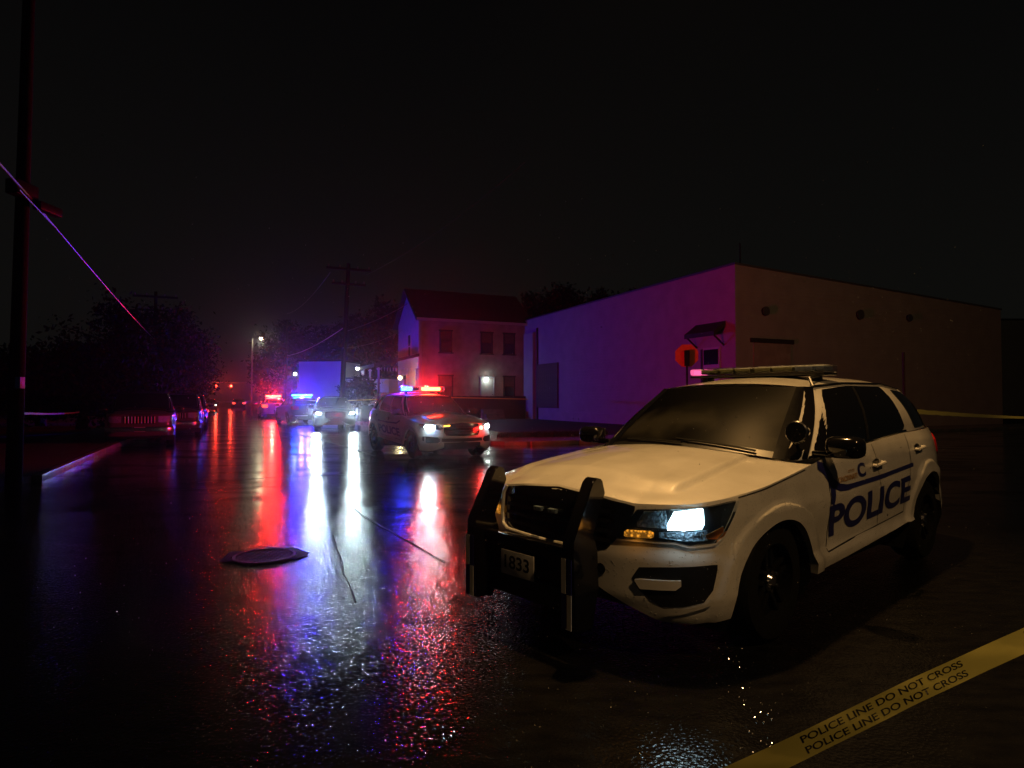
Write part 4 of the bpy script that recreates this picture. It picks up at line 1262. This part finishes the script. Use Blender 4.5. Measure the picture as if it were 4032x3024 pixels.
# ------------------------------------------------------------------ buildings
def local(parent_loc, ax, ay):
    def f(x, y, z): 
        p = Vector(parent_loc) + ax * x + ay * y
        return Vector((p.x, p.y, z))
    return f
def prism(name, pts2, z0, z1, mat, parent):
    n = len(pts2)
    V = [(p[0], p[1], z0) for p in pts2] + [(p[0], p[1], z1) for p in pts2]
    bm = bmesh.new(); vs = [bm.verts.new(v) for v in V]
    bm.faces.new(vs[:n][::-1]); bm.faces.new(vs[n:])
    for i in range(n): bm.faces.new((vs[i], vs[(i + 1) % n], vs[n + (i + 1) % n], vs[n + i]))
    return bm_mesh(name, bm, mat, parent)

def window(parent, x, z, w, h, ydir=-1, frame=None, pane=None, y=0.0, axis='x', board=False):
    """sash window in a wall lying in the parent's x-z plane (or y-z plane)"""
    f = bpy.data.objects.new('window', None); COL.objects.link(f); f.parent = parent
    f.location = (x, y, z) if axis == 'x' else (y, x, z)
    if axis == 'y': f.rotation_euler = (0, 0, -math.pi / 2)
    fr = frame or M['trim']
    bm = bmesh.new()
    for sx in (-1, 1): add_box(bm, (sx * w / 2, -.02, h / 2), (.09, .09, h + .1), bevel=.008)
    add_box(bm, (0, -.02, h), (w + .2, .10, .10), bevel=.008); add_box(bm, (0, -.015, h * .5), (w - .08, .05, .05))
    bm_mesh('frame', bm, fr, f)
    bm = bmesh.new(); add_box(bm, (0, -.05, -.05), (w + .26, .16, .07), bevel=.01); bm_mesh('sill', bm, fr, f)
    for k in range(2):
        mt = M['board'] if (board and k == 1) else M['pane']
        box('pane', (0, -.004 - .006 * k, h * (.25 + .5 * k)), (w - .1, .012, h * .48), mt, f)
    return f

# house: local x along W (its long side), y along U (gable side), origin at the corner nearest to the camera
Hc = at(905, 44.3)
house = thing('house', 'two-storey gabled house with porch, side wall glowing red behind the junction', 'house', (Hc.x, Hc.y, 0), math.atan2(W.y, W.x))
EV, RG, GW, HL_ = 7.3, 9.75, 5.7, 8.5
bm = bmesh.new()
def poly(bm, P_): return bm.faces.new([bm.verts.new(p) for p in P_])
mesh('gable_wall', [(0, 0, 0), (0, GW, 0), (0, GW, EV), (0, GW / 2, RG - .1), (0, 0, EV), (.2, 0, 0), (.2, GW, 0), (.2, GW, EV), (.2, GW / 2, RG - .1), (.2, 0, EV)],
     [(0, 1, 2, 3, 4), (9, 8, 7, 6, 5), (0, 4, 9, 5), (1, 6, 7, 2), (2, 7, 8, 3), (3, 8, 9, 4)], M['siding'], house)
box('side_wall', (HL_ / 2 + .1, .1, EV / 2), (HL_ - .2, .2, EV), M['stucco'], house)
box('rear_wall', (HL_ / 2 + .1, GW - .1, EV / 2), (HL_ - .2, .2, EV), M['stucco'], house)
bm = bmesh.new()
for sg in (0, 1):
    y0, y1 = (-.4, GW / 2) if sg == 0 else (GW + .4, GW / 2)
    z0, z1 = EV - .12, RG
    V4 = [(-.35, y0, z0), (HL_ + .3, y0, z0), (HL_ + .3, y1, z1), (-.35, y1, z1)]
    V8 = V4 + [(x, y, z - .16) for x, y, z in V4]
    vs = [bm.verts.new(v) for v in V8]
    for f_ in ((0, 1, 2, 3), (7, 6, 5, 4), (0, 4, 5, 1), (1, 5, 6, 2), (2, 6, 7, 3), (3, 7, 4, 0)): bm.faces.new([vs[i] for i in f_])
rf = bm_mesh('roof', bm, M['shingle'], house)
box('corner_trim', (-.012, -.012, EV / 2 - .1), (.14, .14, EV - .3), M['trim'], house)
box('fascia', (HL_ / 2, -.42, EV - .17), (HL_ + .6, .04, .2), M['trim'], house)
xs_up = ((1.95, .85), (5.1, .85), (6.9, .85))
for i, (x, w_) in enumerate(xs_up): window(house, x, 4.9, w_, 1.55, y=-.01, frame=M['dark_wood'], board=i > 0)
for x, w_ in ((1.95, 1.0), (6.9, .85)): window(house, x, 1.75, w_, 1.5, y=-.01, frame=M['dark_wood'], board=True)
f_ = window(house, GW * .42, 4.55, .85, 1.75, axis='y', y=-.01)
# side door with its lamp
dr = box('door', (5.15, -.03, 1.95), (.95, .06, 2.2), M['trim'], house)
ball('handle', (.38, -.06, -.05), .04, M['chrome'], dr)
bm = bmesh.new()
for sx in (-.52, .52): add_box(bm, (sx, -.05, 2.0), (.08, .08, 2.35))
add_box(bm, (0, -.05, 3.16), (1.16, .08, .1)); bm_mesh('door_frame', bm, M['white_wall'], house, loc=(5.15, 0, 0))
dl_ = bpy.data.objects.new('wall_lamp', None); COL.objects.link(dl_); dl_.parent = house; dl_.location = (5.05, -.2, 3.02)
ball('globe', (0, 0, 0), .08, emit('door_lamp', (.85, 1, .9), 40), dl_)
cyl('bracket', (0, .18, .02), (0, .05, .02), .03, M['galv'], dl_)
point('bulb', (0, -.25, -.1), (.85, 1, .92), 10, .1, dl_)
# steps and landing
bm = bmesh.new(); add_box(bm, (5.15, -.6, .42), (1.6, 1.15, .84)); add_box(bm, (5.15, -1.35, .25), (1.4, .35, .5)); add_box(bm, (5.15, -1.65, .12), (1.4, .3, .25))
bm_mesh('steps', bm, M['concrete'], house)

# porch on the gable side (towards the street)
pr = bpy.data.objects.new('porch', None); COL.objects.link(pr); pr.parent = house
PD, PW = 2.9, GW
box('deck', (-PD / 2, PW / 2, .55), (PD, PW, 1.1), M['dark_wood'], pr)
V = [(-PD - .3, -.3, 3.95), (-PD - .3, PW + .3, 3.95), (.0, PW + .1, 4.75), (.0, -.1, 4.75), (-PD - .3, -.3, 3.72), (-PD - .3, PW + .3, 3.72), (0, PW + .1, 4.55), (0, -.1, 4.55)]
mesh('porch_roof', V, [(0, 3, 2, 1), (4, 5, 6, 7), (0, 1, 5, 4), (1, 2, 6, 5), (3, 0, 4, 7), (2, 3, 7, 6)], M['shingle'], pr)
for x, y in ((-PD + .1, .12), (-PD + .1, PW - .12), (-.15, .12), (-PD + .1, PW * .5)):
    bm = bmesh.new(); add_box(bm, (x, y, 2.4), (.13, .13, 2.65), bevel=.02); add_box(bm, (x, y, 3.62), (.22, .22, .1)); add_box(bm, (x, y, 1.2), (.22, .22, .14))
    bm_mesh('post', bm, M['white_wall'], pr)
for (x0, y0, x1, y1, n) in ((-PD + .1, .12, -.15, .12, 16), (-PD + .1, .12, -PD + .1, PW - .12, 26)):
    bm = bmesh.new()
    L_ = math.hypot(x1 - x0, y1 - y0)
    for z in (1.32, 1.98): add_box(bm, ((x0 + x1) / 2, (y0 + y1) / 2, z), (abs(x1 - x0) + .06, abs(y1 - y0) + .06, .06))
    bm_mesh('railing', bm, M['white_wall'], pr)
    me_ = None
    for k in range(1, n):
        q = k / n; p = (lerp(x0, x1, q), lerp(y0, y1, q), 1.65)
        if me_ is None: o = box('baluster', p, (.035, .035, .62), M['white_wall'], pr); me_ = o.data
        else:
            o = bpy.data.objects.new('baluster', me_); COL.objects.link(o); o.parent = pr; o.location = p
bm = bmesh.new()
for k in range(14): add_box(bm, (-PD + .1 + .2 * k, .12, 3.6), (.03, .03, .25))
bm_mesh('frieze', bm, M['white_wall'], pr)
ball('porch_lamp', (-1.15, .75, 3.05), .13, emit('porch_glow', (1, .85, .35), 26), pr)
point('porch_bulb', (-1.15, .55, 2.75), (1, .85, .45), 45, .12, pr)
dr2 = box('front_door', (-.04, 1.3, 2.15), (.07, .95, 2.1), M['white_wall'], pr)
f2 = window(house, 3.6, 1.9, 1.0, 1.5, axis='y', y=-.01)

# board fence and low wall between the house and the warehouse
fence = thing('board_fence', 'dark board fence below the red house wall, behind the patrol car', 'fence', tuple(wp(12.9, 29.0)), math.atan2(W.y, W.x))
nb_ = 0; me_ = None
x = 0.0
while x < 10.6:
    if me_ is None:
        o = box('board', (x, 0, .88), (.142, .025, 1.72), M['dark_wood'], fence); me_ = o.data
    else:
        o = bpy.data.objects.new('board', me_); COL.objects.link(o); o.parent = fence; o.location = (x, random.uniform(-.004, .004), .88 + random.uniform(-.012, .012))
    x += .15
for z in (.4, 1.4): box('rail', (5.3, .05, z), (10.7, .06, .09), M['dark_wood'], fence)
box('cap', (5.3, 0, 1.765), (10.7, .09, .04), M['dark_wood'], fence)
rl = thing('iron_railing', 'black iron railing above the fence by the warehouse', 'railing', tuple(wp(20.2, 31.5)), math.atan2(W.y, W.x))
for z in (1.55, 2.25): cyl('rail', (0, 0, z), (3.2, 0, z), .035, M['black'], rl, seg=8)
for k in range(17): cyl('baluster', (.2 * k, 0, .12), (.2 * k, 0, 2.25), .018, M['black'], rl, seg=6)

# warehouse
A_ = Vector((1.19, 47.8, 0)); B_ = Vector((9.95, 28.2, 0))
udir = (A_ - B_).normalized(); 
E_ = B_ + W * 20.2
wh = thing('warehouse', 'long pale block warehouse, purple on its street face and dim brown on the right', 'warehouse', (B_.x, B_.y, 0), math.atan2(W.y, W.x))
LU = (A_ - B_).length + 4
# local frame: x along W (right face), y along U
def wall_mesh(name, quad_bottom_top, mat, parent): 
    return mesh(name, quad_bottom_top, [(0, 1, 2, 3), (7, 6, 5, 4), (0, 4, 5, 1), (1, 5, 6, 2), (2, 6, 7, 3), (3, 7, 4, 0)], mat, parent)
HT, HE = 7.55, 6.7
def courses(name, x0, x1, y0, y1, h0, h1, face, parent, step=.9):
    """block wall in lifts, each a little proud or shy, with a joint between"""
    pass
wall_mesh('street_wall', [(0, 0, 0), (0, LU, 0), (0, LU, HT - .12), (0, 0, HT), (.25, 0, 0), (.25, LU, 0), (.25, LU, HT - .12), (.25, 0, HT)], M['block'], wh)
wall_mesh('right_wall', [(.25, 0, 0), (20.2, 0, 0), (20.2, 0, HE), (.25, 0, HT), (.25, .25, 0), (20.2, .25, 0), (20.2, .25, HE), (.25, .25, HT)], M['block'], wh)
wall_mesh('end_wall', [(20.2, 0, 0), (20.2, LU, 0), (20.2, LU, HE - .1), (20.2, 0, HE), (19.95, .25, 0), (19.95, LU, 0), (19.95, LU, HE - .1), (19.95, .25, HE)], M['block'], wh)
wall_mesh('roof', [(.25, .25, HT - .3), (19.95, .25, HE - .3), (19.95, LU, HE - .3), (.25, LU, HT - .3), (.25, .25, HT - .4), (19.95, .25, HE - .4), (19.95, LU, HE - .4), (.25, LU, HT - .4)], M['seal'], wh)
wall_mesh('coping', [(-.04, -.04, HT), (-.04, LU, HT - .12), (.29, LU, HT - .12), (.29, .29, HT), (-.04, -.04, HT + .09), (-.04, LU, HT - .03), (.29, LU, HT - .03), (.29, .29, HT + .09)], M['galv'], wh)
wall_mesh('coping', [(-.04, -.045, HT + .004), (20.24, -.045, HE), (20.24, .29, HE), (.30, .29, HT), (-.04, -.045, HT + .094), (20.24, -.045, HE + .09), (20.24, .29, HE + .09), (.30, .29, HT + .09)], M['galv'], wh)
for x, z, r_ in ((1.75, 5.55, .19), (8.1, 5.75, .22), (11.9, 5.8, .17)):
    v_ = cyl('round_vent', (x, -.002, z), (x, -.10, z), r_, M['iron'], wh, seg=20)
    cyl('vent_hood', (x, -.10, z), (x, -.13, z), r_ * 1.12, M['galv'], v_, seg=20)
# blocked doorway outline and service door on the right face
box('blocked_doorway', (2.2, -.012, 2.1), (2.3, .03, 4.0), M['stucco'], wh)
box('lintel', (2.2, -.03, 4.2), (2.7, .07, .2), M['dark_wood'], wh)
# door and canopy on the street wall near the corner (local y = distance from the corner)
wd = box('door', (-.03, 1.5, 2.0), (.06, 1.1, 3.9), M['sign_pale'] if 'sign_pale' in M else M['trim'], wh)
box('door_window', (-.04, 0, 1.5), (.02, .95, .7), M['pane'], wd)
ball('handle', (-.06, -.4, -.3), .05, M['chrome'], wd)
wc = bpy.data.objects.new('canopy', None); COL.objects.link(wc); wc.parent = wh
mesh('canopy_roof', [(0, .6, 5.1), (0, 2.6, 5.1), (-.7, 2.6, 4.6), (-.7, .6, 4.6), (0, .6, 4.9), (0, 2.6, 4.9), (-.7, 2.6, 4.4), (-.7, .6, 4.4)],
     [(0, 1, 2, 3), (7, 6, 5, 4), (0, 4, 5, 1), (1, 5, 6, 2), (2, 6, 7, 3), (3, 7, 4, 0)], M['dark_wood'], wc)
for y in (.7, 2.5): cyl('bracket', (-.62, y, 4.45), (-.02, y, 4.0), .04, M['dark_wood'], wc)
box('frame', (-.035, 2.5, 1.9), (.07, .12, 3.6), M['dark_wood'], wd).location = (-.02, .62, .1)
# boarded bay near the house with a lean-to block
bb_ = box('boarded_opening', (-.03, 17.8, 2.5), (.08, 3.1, 3.1), M['board'], wh)
for k in range(10): box('plank', (-.06, -1.39 + .309 * k, 0), (.03, .29, 3.0), M['board'], bb_)
box('pilaster', (-.13, 20.4, 3.2), (.26, 1.5, 6.4), M['block'], wh)
box('plinth', (-.06, 8.4, .35), (.1, 16.4, .7), M['block'], wh)
box('downpipe', (-.07, 19.3, 3.4), (.1, .1, 6.6), M['dark_wood'], wh)
# mast on the roof and post before the wall
tm = thing('roof_mast', 'thin mast standing on the warehouse roof edge', 'mast', (B_ + W * .9 + U * .6).to_tuple()[:2] + (HT - .32,))
cyl('mast', (0, 0, 0), (0, 0, 1.5), .035, M['black'], tm, seg=8)
p_ = at(1953, 24)
ps = thing('steel_post', 'slim dark post behind the roof of the front SUV', 'post', (p_.x, p_.y, 0))
cyl('post', (0, 0, 0), (0, 0, 3.3), .045, M['dark_wood'], ps, seg=10)

# white wall behind the oncoming SUV
g0 = at(645, 48)
gr = thing('white_building', 'low white windowless building lit deep blue behind the leaning pole', 'building', (g0.x, g0.y, 0), -.12)
gw = 95 / F * 48
box('wall', (gw / 2, 2, 2.2), (gw, 4, 4.4), M['white_wall'], gr)
box('roof', (gw / 2, 2, 4.47), (gw + .2, 4.2, .14), M['seal'], gr)
box('annex_wall', (gw + 1.7, 2.6, 1.55), (3.4, 3.2, 3.1), M['white_wall'], gr)
box('annex_roof', (gw + 1.7, 2.6, 3.16), (3.5, 3.3, .12), M['seal'], gr)
# dark gabled house on the far left
lh = wp(-9.5, 14)
dh = thing('house', 'dark gabled house at the far left behind the utility pole', 'house', (lh.x, lh.y, 0), math.atan2(W.y, W.x))
mesh('wall', [(-8, 0, 0), (0, 0, 0), (0, 9, 0), (-8, 9, 0), (-8, 0, 4.6), (0, 0, 4.6), (0, 9, 4.6), (-8, 9, 4.6), (-4, 0, 6.6), (-4, 9, 6.6)],
     [(0, 1, 5, 8, 4), (1, 2, 6, 5), (2, 3, 7, 9, 6), (3, 0, 4, 7), (4, 8, 9, 7), (5, 6, 9, 8)], M['stucco'], dh)
mesh('roof', [(-8.4, -.4, 4.5), (-4, -.4, 6.75), (.4, -.4, 4.5), (-8.4, 9.4, 4.5), (-4, 9.4, 6.75), (.4, 9.4, 4.5), (-8.4, -.4, 4.65), (-4, -.4, 6.9), (.4, -.4, 4.65), (-8.4, 9.4, 4.65), (-4, 9.4, 6.9), (.4, 9.4, 4.65)],
     [(0, 3, 4, 1), (1, 4, 5, 2), (6, 7, 10, 9), (7, 8, 11, 10), (0, 1, 7, 6), (1, 2, 8, 7), (3, 9, 10, 4), (4, 10, 11, 5), (0, 6, 9, 3), (2, 5, 11, 8)], M['shingle'], dh)
window(dh, -2.2, 1.9, .9, 1.6, y=-.01)
window(dh, -5.6, 1.9, .9, 1.6, y=-.01)
# pale building beyond the right end of the warehouse
nb0 = at(2163, 58)
nbld = thing('distant_building', 'plain building whose upper wall shows past the right end of the warehouse', 'building', (nb0.x, nb0.y, 0), 0)
box('wall', (5, 4, 4.4), (12, 8, 8.8), M['white_wall'], nbld); box('roof', (5, 4, 8.87), (12.3, 8.3, .14), M['seal'], nbld)

# ------------------------------------------------------------------ stop sign seen from behind
sp = at(1484, 21)
st = thing('stop_sign', 'octagonal stop sign with red light painted into its colour, seen from behind above the front SUV', 'road sign', (sp.x, sp.y, 0), -.15)
cz = 1.5 + (864 - 768) / F * 21
bm = bmesh.new(); R_ = .40
vs0 = [bm.verts.new((R_ * math.cos(math.pi / 8 + k * math.pi / 4), .012, cz + R_ * math.sin(math.pi / 8 + k * math.pi / 4))) for k in range(8)]
vs1 = [bm.verts.new((v.co.x, .0, v.co.z)) for v in vs0]
bm.faces.new(vs0); bm.faces.new(vs1[::-1])
for k in range(8): bm.faces.new((vs0[k], vs1[k], vs1[(k + 1) % 8], vs0[(k + 1) % 8]))
bm_mesh('plate', bm, M['sign_back'], st)
box('post', (0, -.035, cz / 2 - .02), (.06, .05, cz + .04), M['black'], st)
box('bracket', (.0, -.05, cz - .09), (.17, .06, .52), M['black'], st)

# ------------------------------------------------------------------ police tape
def tape_mat():
    m, n, l, b = new_mat('police_tape_plastic')
    b.inputs['Base Color'].default_value = (.62, .57, .15, 1); b.inputs['Roughness'].default_value = .3
    return m
M['tape'] = tape_mat(); M['dim_lit_tape'] = plain('dim_lit_tape', (.12, .10, .04), .6)  # second is a darker copy of the tape, weak light put into its colour
def ribbon(pts, w, tilt, n=40, sag=0., flut=.004):
    """returns f(k, q): k 0..1 along, q -.5..0.5 across"""
    P = [Vector(p) for p in pts]
    seg = [(b - a).length for a, b in zip(P, P[1:])]; T = sum(seg)
    def f(k, q, off=0.):
        d = k * T; i = 0
        while i < len(seg) - 1 and d > seg[i]: d -= seg[i]; i += 1
        p = P[i].lerp(P[i + 1], min(1, d / seg[i])); p.z -= sag * 4 * k * (1 - k)
        tdir = (P[i + 1] - P[i]).normalized()
        side_ = tdir.cross(Vector((0, 0, 1))).normalized(); up = side_.cross(tdir).normalized()
        th = tilt(k) if callable(tilt) else tilt
        a = up * math.cos(th) + side_ * math.sin(th); nn = a.cross(tdir)
        c = flut * math.sin(k * T * 9) + flut * .6 * math.sin(k * T * 23 + q * 5)
        return p + a * (w * q) + nn * (c + off)
    return f, T
def tape(pts, label, w=.075, tilt=0., sag=0., n=60, flut=.006, lettering=False, mat=None):
    f, T = ribbon(pts, w, tilt, n, sag, flut)
    t = thing('police_tape', label, 'police tape', tuple(f(0, 0)), 0, 'police tape round the scene')
    o0 = Vector(t.location)
    R_ = [[tuple(f(i / n, q) - o0) for q in (-.5, -.25, 0, .25, .5)] for i in range(n + 1)]
    grid_obj('ribbon', R_, mat or M['tape'], t)
    if lettering:
        for sgn in lettering:
            k0, k1, rows_, face = sgn
            for rb0, rb1 in rows_:
                bm, x0, x1, y0, y1 = text_mesh('POLICE LINE DO NOT CROSS', 1., .015)
                for kc in range(1, 60):
                    bmesh.ops.bisect_plane(bm, geom=bm.verts[:] + bm.edges[:] + bm.faces[:], plane_co=(lerp(x0, x1, kc / 60), 0, 0), plane_no=(1, 0, 0))
                for v in bm.verts:
                    a = lerp(k0, k1, (v.co.x - x0) / (x1 - x0)); q = lerp(rb0, rb1, (v.co.y - y0) / (y1 - y0))
                    v.co = f(a, q, face) - o0
                me = bpy.data.meshes.new('lettering'); bm.to_mesh(me); bm.free(); me.materials.append(M['black'])
                o = bpy.data.objects.new('lettering', me); COL.objects.link(o); o.parent = t
    return t
# bottom right, close to the camera
def ray_pt(px, py, d): return at(px, d, py=py)
NP = [ray_pt(1480, 1712, 1.66), ray_pt(1668, 1628, 1.72), ray_pt(1950, 1492, 1.82), ray_pt(2230, 1365, 1.95), ray_pt(2500, 1265, 2.1)]
tape(NP, 'yellow police tape crossing the lower right corner, printed in black', .060, -.5, n=200, flut=.0022,
     lettering=[(.20, .52, [(.08, .36), (-.36, -.08)], -.0008), (.66, .99, [(.08, .36), (-.36, -.08)], -.0008)])
tape([(4.9, 7.7, 1.36), (15.5, 18.8, .98)], 'police tape running off to the right from behind the front SUV', .065, -.5, .02, n=40)
fpA = at(600, 33, 1.52); fpB = at(1000, 33, 1.48)
tape([at(640, 33.6, 1.50), at(728, 33.4, 1.44), at(865, 36, 1.60), at(906, 36, 1.68), at(1140, 38, 1.55)], 'far police tape strung from the left behind the patrol car to the warehouse', .055, 0, .0, n=60, flut=.01)
tape([(-16.5, 12.6, 1.05), (pb1.x - .12, pb1.y, 1.27)], 'dim police tape tied to the near left pole from the left edge', .05, 0, .05, n=30, mat=M['dim_lit_tape'])
tape([(pb1.x + .12, pb1.y, 1.27), at(172, 20, 1.12)], 'dim police tape from the near left pole towards the parked SUV', .04, 0, .03, n=30, mat=M['dim_lit_tape'])

# ------------------------------------------------------------------ trees
def leaf_mat(name, col):
    m, n, l, b = new_mat(name)
    b.inputs['Roughness'].default_value = .8; b.inputs['Specular IOR Level'].default_value = .15
    oi = n.new('ShaderNodeTexCoord'); t = n.new('ShaderNodeTexNoise'); t.inputs['Scale'].default_value = 1.2
    l.new(oi.outputs['Object'], t.inputs['Vector'])
    rp = n.new('ShaderNodeValToRGB'); rp.color_ramp.elements[0].position = .35; rp.color_ramp.elements[1].position = .7
    rp.color_ramp.elements[0].color = tuple(c * .5 for c in col) + (1,); rp.color_ramp.elements[1].color = (*col, 1)
    l.new(t.outputs['Fac'], rp.inputs[0]); l.new(rp.outputs[0], b.inputs['Base Color'])
    return m
LEAF = leaf_mat('leaves', (.010, .016, .007))
def tree(base, h, r, label, n=9000, squash=1.0, low=.25, seed=0, leaf=.15, group='dark trees behind the street'):
    g = np.random.default_rng(100 + seed)
    t = thing('tree', label, 'tree', (base[0], base[1], 0), 0, group)
    bm = bmesh.new()
    top = Vector((g.uniform(-.3, .3), g.uniform(-.3, .3), h * .62))
    add_cyl(bm, (0, 0, -.05), top * .5, r * .075 + .05, r * .055 + .03, seg=10); add_cyl(bm, top * .5, top, r * .055 + .03, .05, seg=8)
    limbs = []
    for k in range(9):
        a = g.uniform(0, 2 * math.pi); z0 = h * g.uniform(.25, .58); L_ = r * g.uniform(.5, .85)
        p0 = top * (z0 / top.z); p1 = p0 + Vector((math.cos(a) * L_, math.sin(a) * L_, h * g.uniform(.08, .28)))
        add_cyl(bm, p0, p1, .09 * r / 3, .02, seg=6); limbs.append(p1)
    bm_mesh('trunk', bm, M['bark'], t, smooth=True)
    # clumps of leaves in the crown's volume
    nc = 60
    th = g.uniform(0, 2 * np.pi, nc); ph = g.uniform(-1, 1, nc); rad = g.uniform(.45, 1.0, nc) ** .6
    cz0 = h * (low + 1) / 2; rz = h * (1 - low) / 2
    C_ = np.stack([r * rad * np.sqrt(1 - ph ** 2) * np.cos(th), r * rad * np.sqrt(1 - ph ** 2) * np.sin(th), cz0 + rz * .88 * rad * ph], 1)
    C_[:, :2] *= (1 + .25 * g.standard_normal((nc, 1)) * .6)
    ci = g.integers(0, nc, n)
    cr_ = (r * .26) * g.uniform(.6, 1.25, nc)
    P = C_[ci] + g.standard_normal((n, 3)) * cr_[ci][:, None] * .55
    P[:, 2] = np.minimum(P[:, 2], h * 1.0)
    a = g.standard_normal((n, 3)); a /= np.linalg.norm(a, axis=1, keepdims=True)
    b_ = np.cross(a, g.standard_normal((n, 3))); b_ /= np.linalg.norm(b_, axis=1, keepdims=True)
    s = leaf * g.uniform(.5, 1.2, (n, 1))
    V = np.empty((n, 4, 3)); V[:, 0] = P - a * s; V[:, 1] = P - b_ * s * .45; V[:, 2] = P + a * s; V[:, 3] = P + b_ * s * .45
    me = bpy.data.meshes.new('crown')
    me.vertices.add(n * 4); me.vertices.foreach_set('co', V.reshape(-1))
    me.loops.add(n * 4); me.loops.foreach_set('vertex_index', np.arange(n * 4))
    me.polygons.add(n); me.polygons.foreach_set('loop_start', np.arange(0, n * 4, 4)); me.polygons.foreach_set('loop_total', np.full(n, 4))
    me.update(); me.materials.append(LEAF)
    o = bpy.data.objects.new('crown', me); COL.objects.link(o); o.parent = t
    return t
def T(px, d, py, r, label, **k):
    p = at(px, d); tree((p.x, p.y), 1.5 + (864 - py) / F * d, r, label, **k)
T(178, 30, 745, 3.0, 'low bushy tree between the far left house and the tall tree', seed=1, low=.1)
T(268, 36, 622, 3.4, 'tallest tree on the left, its top beside the long blue cable', seed=2, low=.08, n=9000)
T(335, 41, 645, 3.3, 'rounded tree behind the parked SUV, right half of the left tree mass', seed=3, low=.08, n=8000)
T(395, 52, 690, 2.6, 'looser tree at the right edge of the left tree mass', seed=4, low=.05)
T(90, 34, 752, 3.2, 'squat dark tree beside the far left house', seed=12, low=.1)
T(612, 78, 692, 4.2, 'far tree behind the thin pole, above the police lights', seed=5, low=.1, n=6000, leaf=.3)
T(690, 74, 704, 4.0, 'far tree directly above the blue-lit white building', seed=6, low=.1, n=6000, leaf=.3)
T(790, 60, 668, 3.0, 'tree behind the leaning pole, left of the house gable', seed=7, low=.05, n=8000, leaf=.26)
T(845, 62, 636, 3.1, 'tall tree touching the gable of the porch house', seed=8, low=.05, n=8000, leaf=.26)
T(776, 43.5, 806, 1.25, 'small leafy tree in front of the half hidden white lamp', seed=9, low=.3, n=2600, leaf=.14)
T(1143, 66, 622, 1.6, 'narrow tree top at the right end of the house roof', seed=15, low=.3, n=4000, leaf=.24)
T(1212, 66, 612, 3.2, 'tree rising behind the roofs between house and warehouse', seed=10, low=.3, n=6000, leaf=.28)
T(1320, 64, 620, 3.0, 'left one of two tree tops over the warehouse parapet', seed=11, low=.4, n=5000, leaf=.28)
T(1390, 62, 612, 2.6, 'right one of two tree tops over the warehouse parapet', seed=13, low=.4, n=5000, leaf=.28)

# grass clumps and rubble on the corner verge, right of the patrol car
def tufts(center, rx, ry, n, hgt, label):
    V = []; Fc = []
    rr_ = random.Random(5)
    for i in range(n):
        a = rr_.uniform(0, 2 * math.pi); q = math.sqrt(rr_.random())
        p = Vector(center) + W * (rx * q * math.cos(a)) + U * (ry * q * math.sin(a)); hh = hgt * rr_.uniform(.4, 1.2); a = rr_.uniform(0, math.pi)
        d = Vector((math.cos(a), math.sin(a), 0)) * .02; l_ = Vector((rr_.uniform(-.06, .06), rr_.uniform(-.06, .06), hh))
        i0 = len(V); V += [p - d, p + d, p + l_]; Fc.append((i0, i0 + 1, i0 + 2))
    o = mesh('grass', V, Fc, LEAF); o['kind'] = 'stuff'; o['label'] = label; o['category'] = 'grass'
    return o
tufts(wp(14.8, 8.6, .12), 2.4, .8, 3500, .16, 'rough wet grass on the corner verge behind the front SUV')
tufts(wp(-4, 6, .12), 1.5, 5.0, 2500, .12, 'dark grass on the left verge beyond the near pole')

# ------------------------------------------------------------------ rain haze
bm = bmesh.new(); add_box(bm, (0, 110, 10.5), (260, 250, 24))
hz = bm_mesh('haze', bm, None)
hm = bpy.data.materials.new('rain_haze'); hm.use_nodes = True
hn = hm.node_tree.nodes; hl = hm.node_tree.links; hn.clear()
ho = hn.new('ShaderNodeOutputMaterial'); hv = hn.new('ShaderNodeVolumePrincipled')
hv.inputs['Color'].default_value = (.9, .92, .95, 1); hv.inputs['Density'].default_value = .0012; hv.inputs['Anisotropy'].default_value = .96
hl.new(hv.outputs[0], ho.inputs['Volume']); hz.data.materials.append(hm)
hz['kind'] = 'stuff'; hz['label'] = 'thin rain haze hanging over the whole street'; hz['category'] = 'haze'
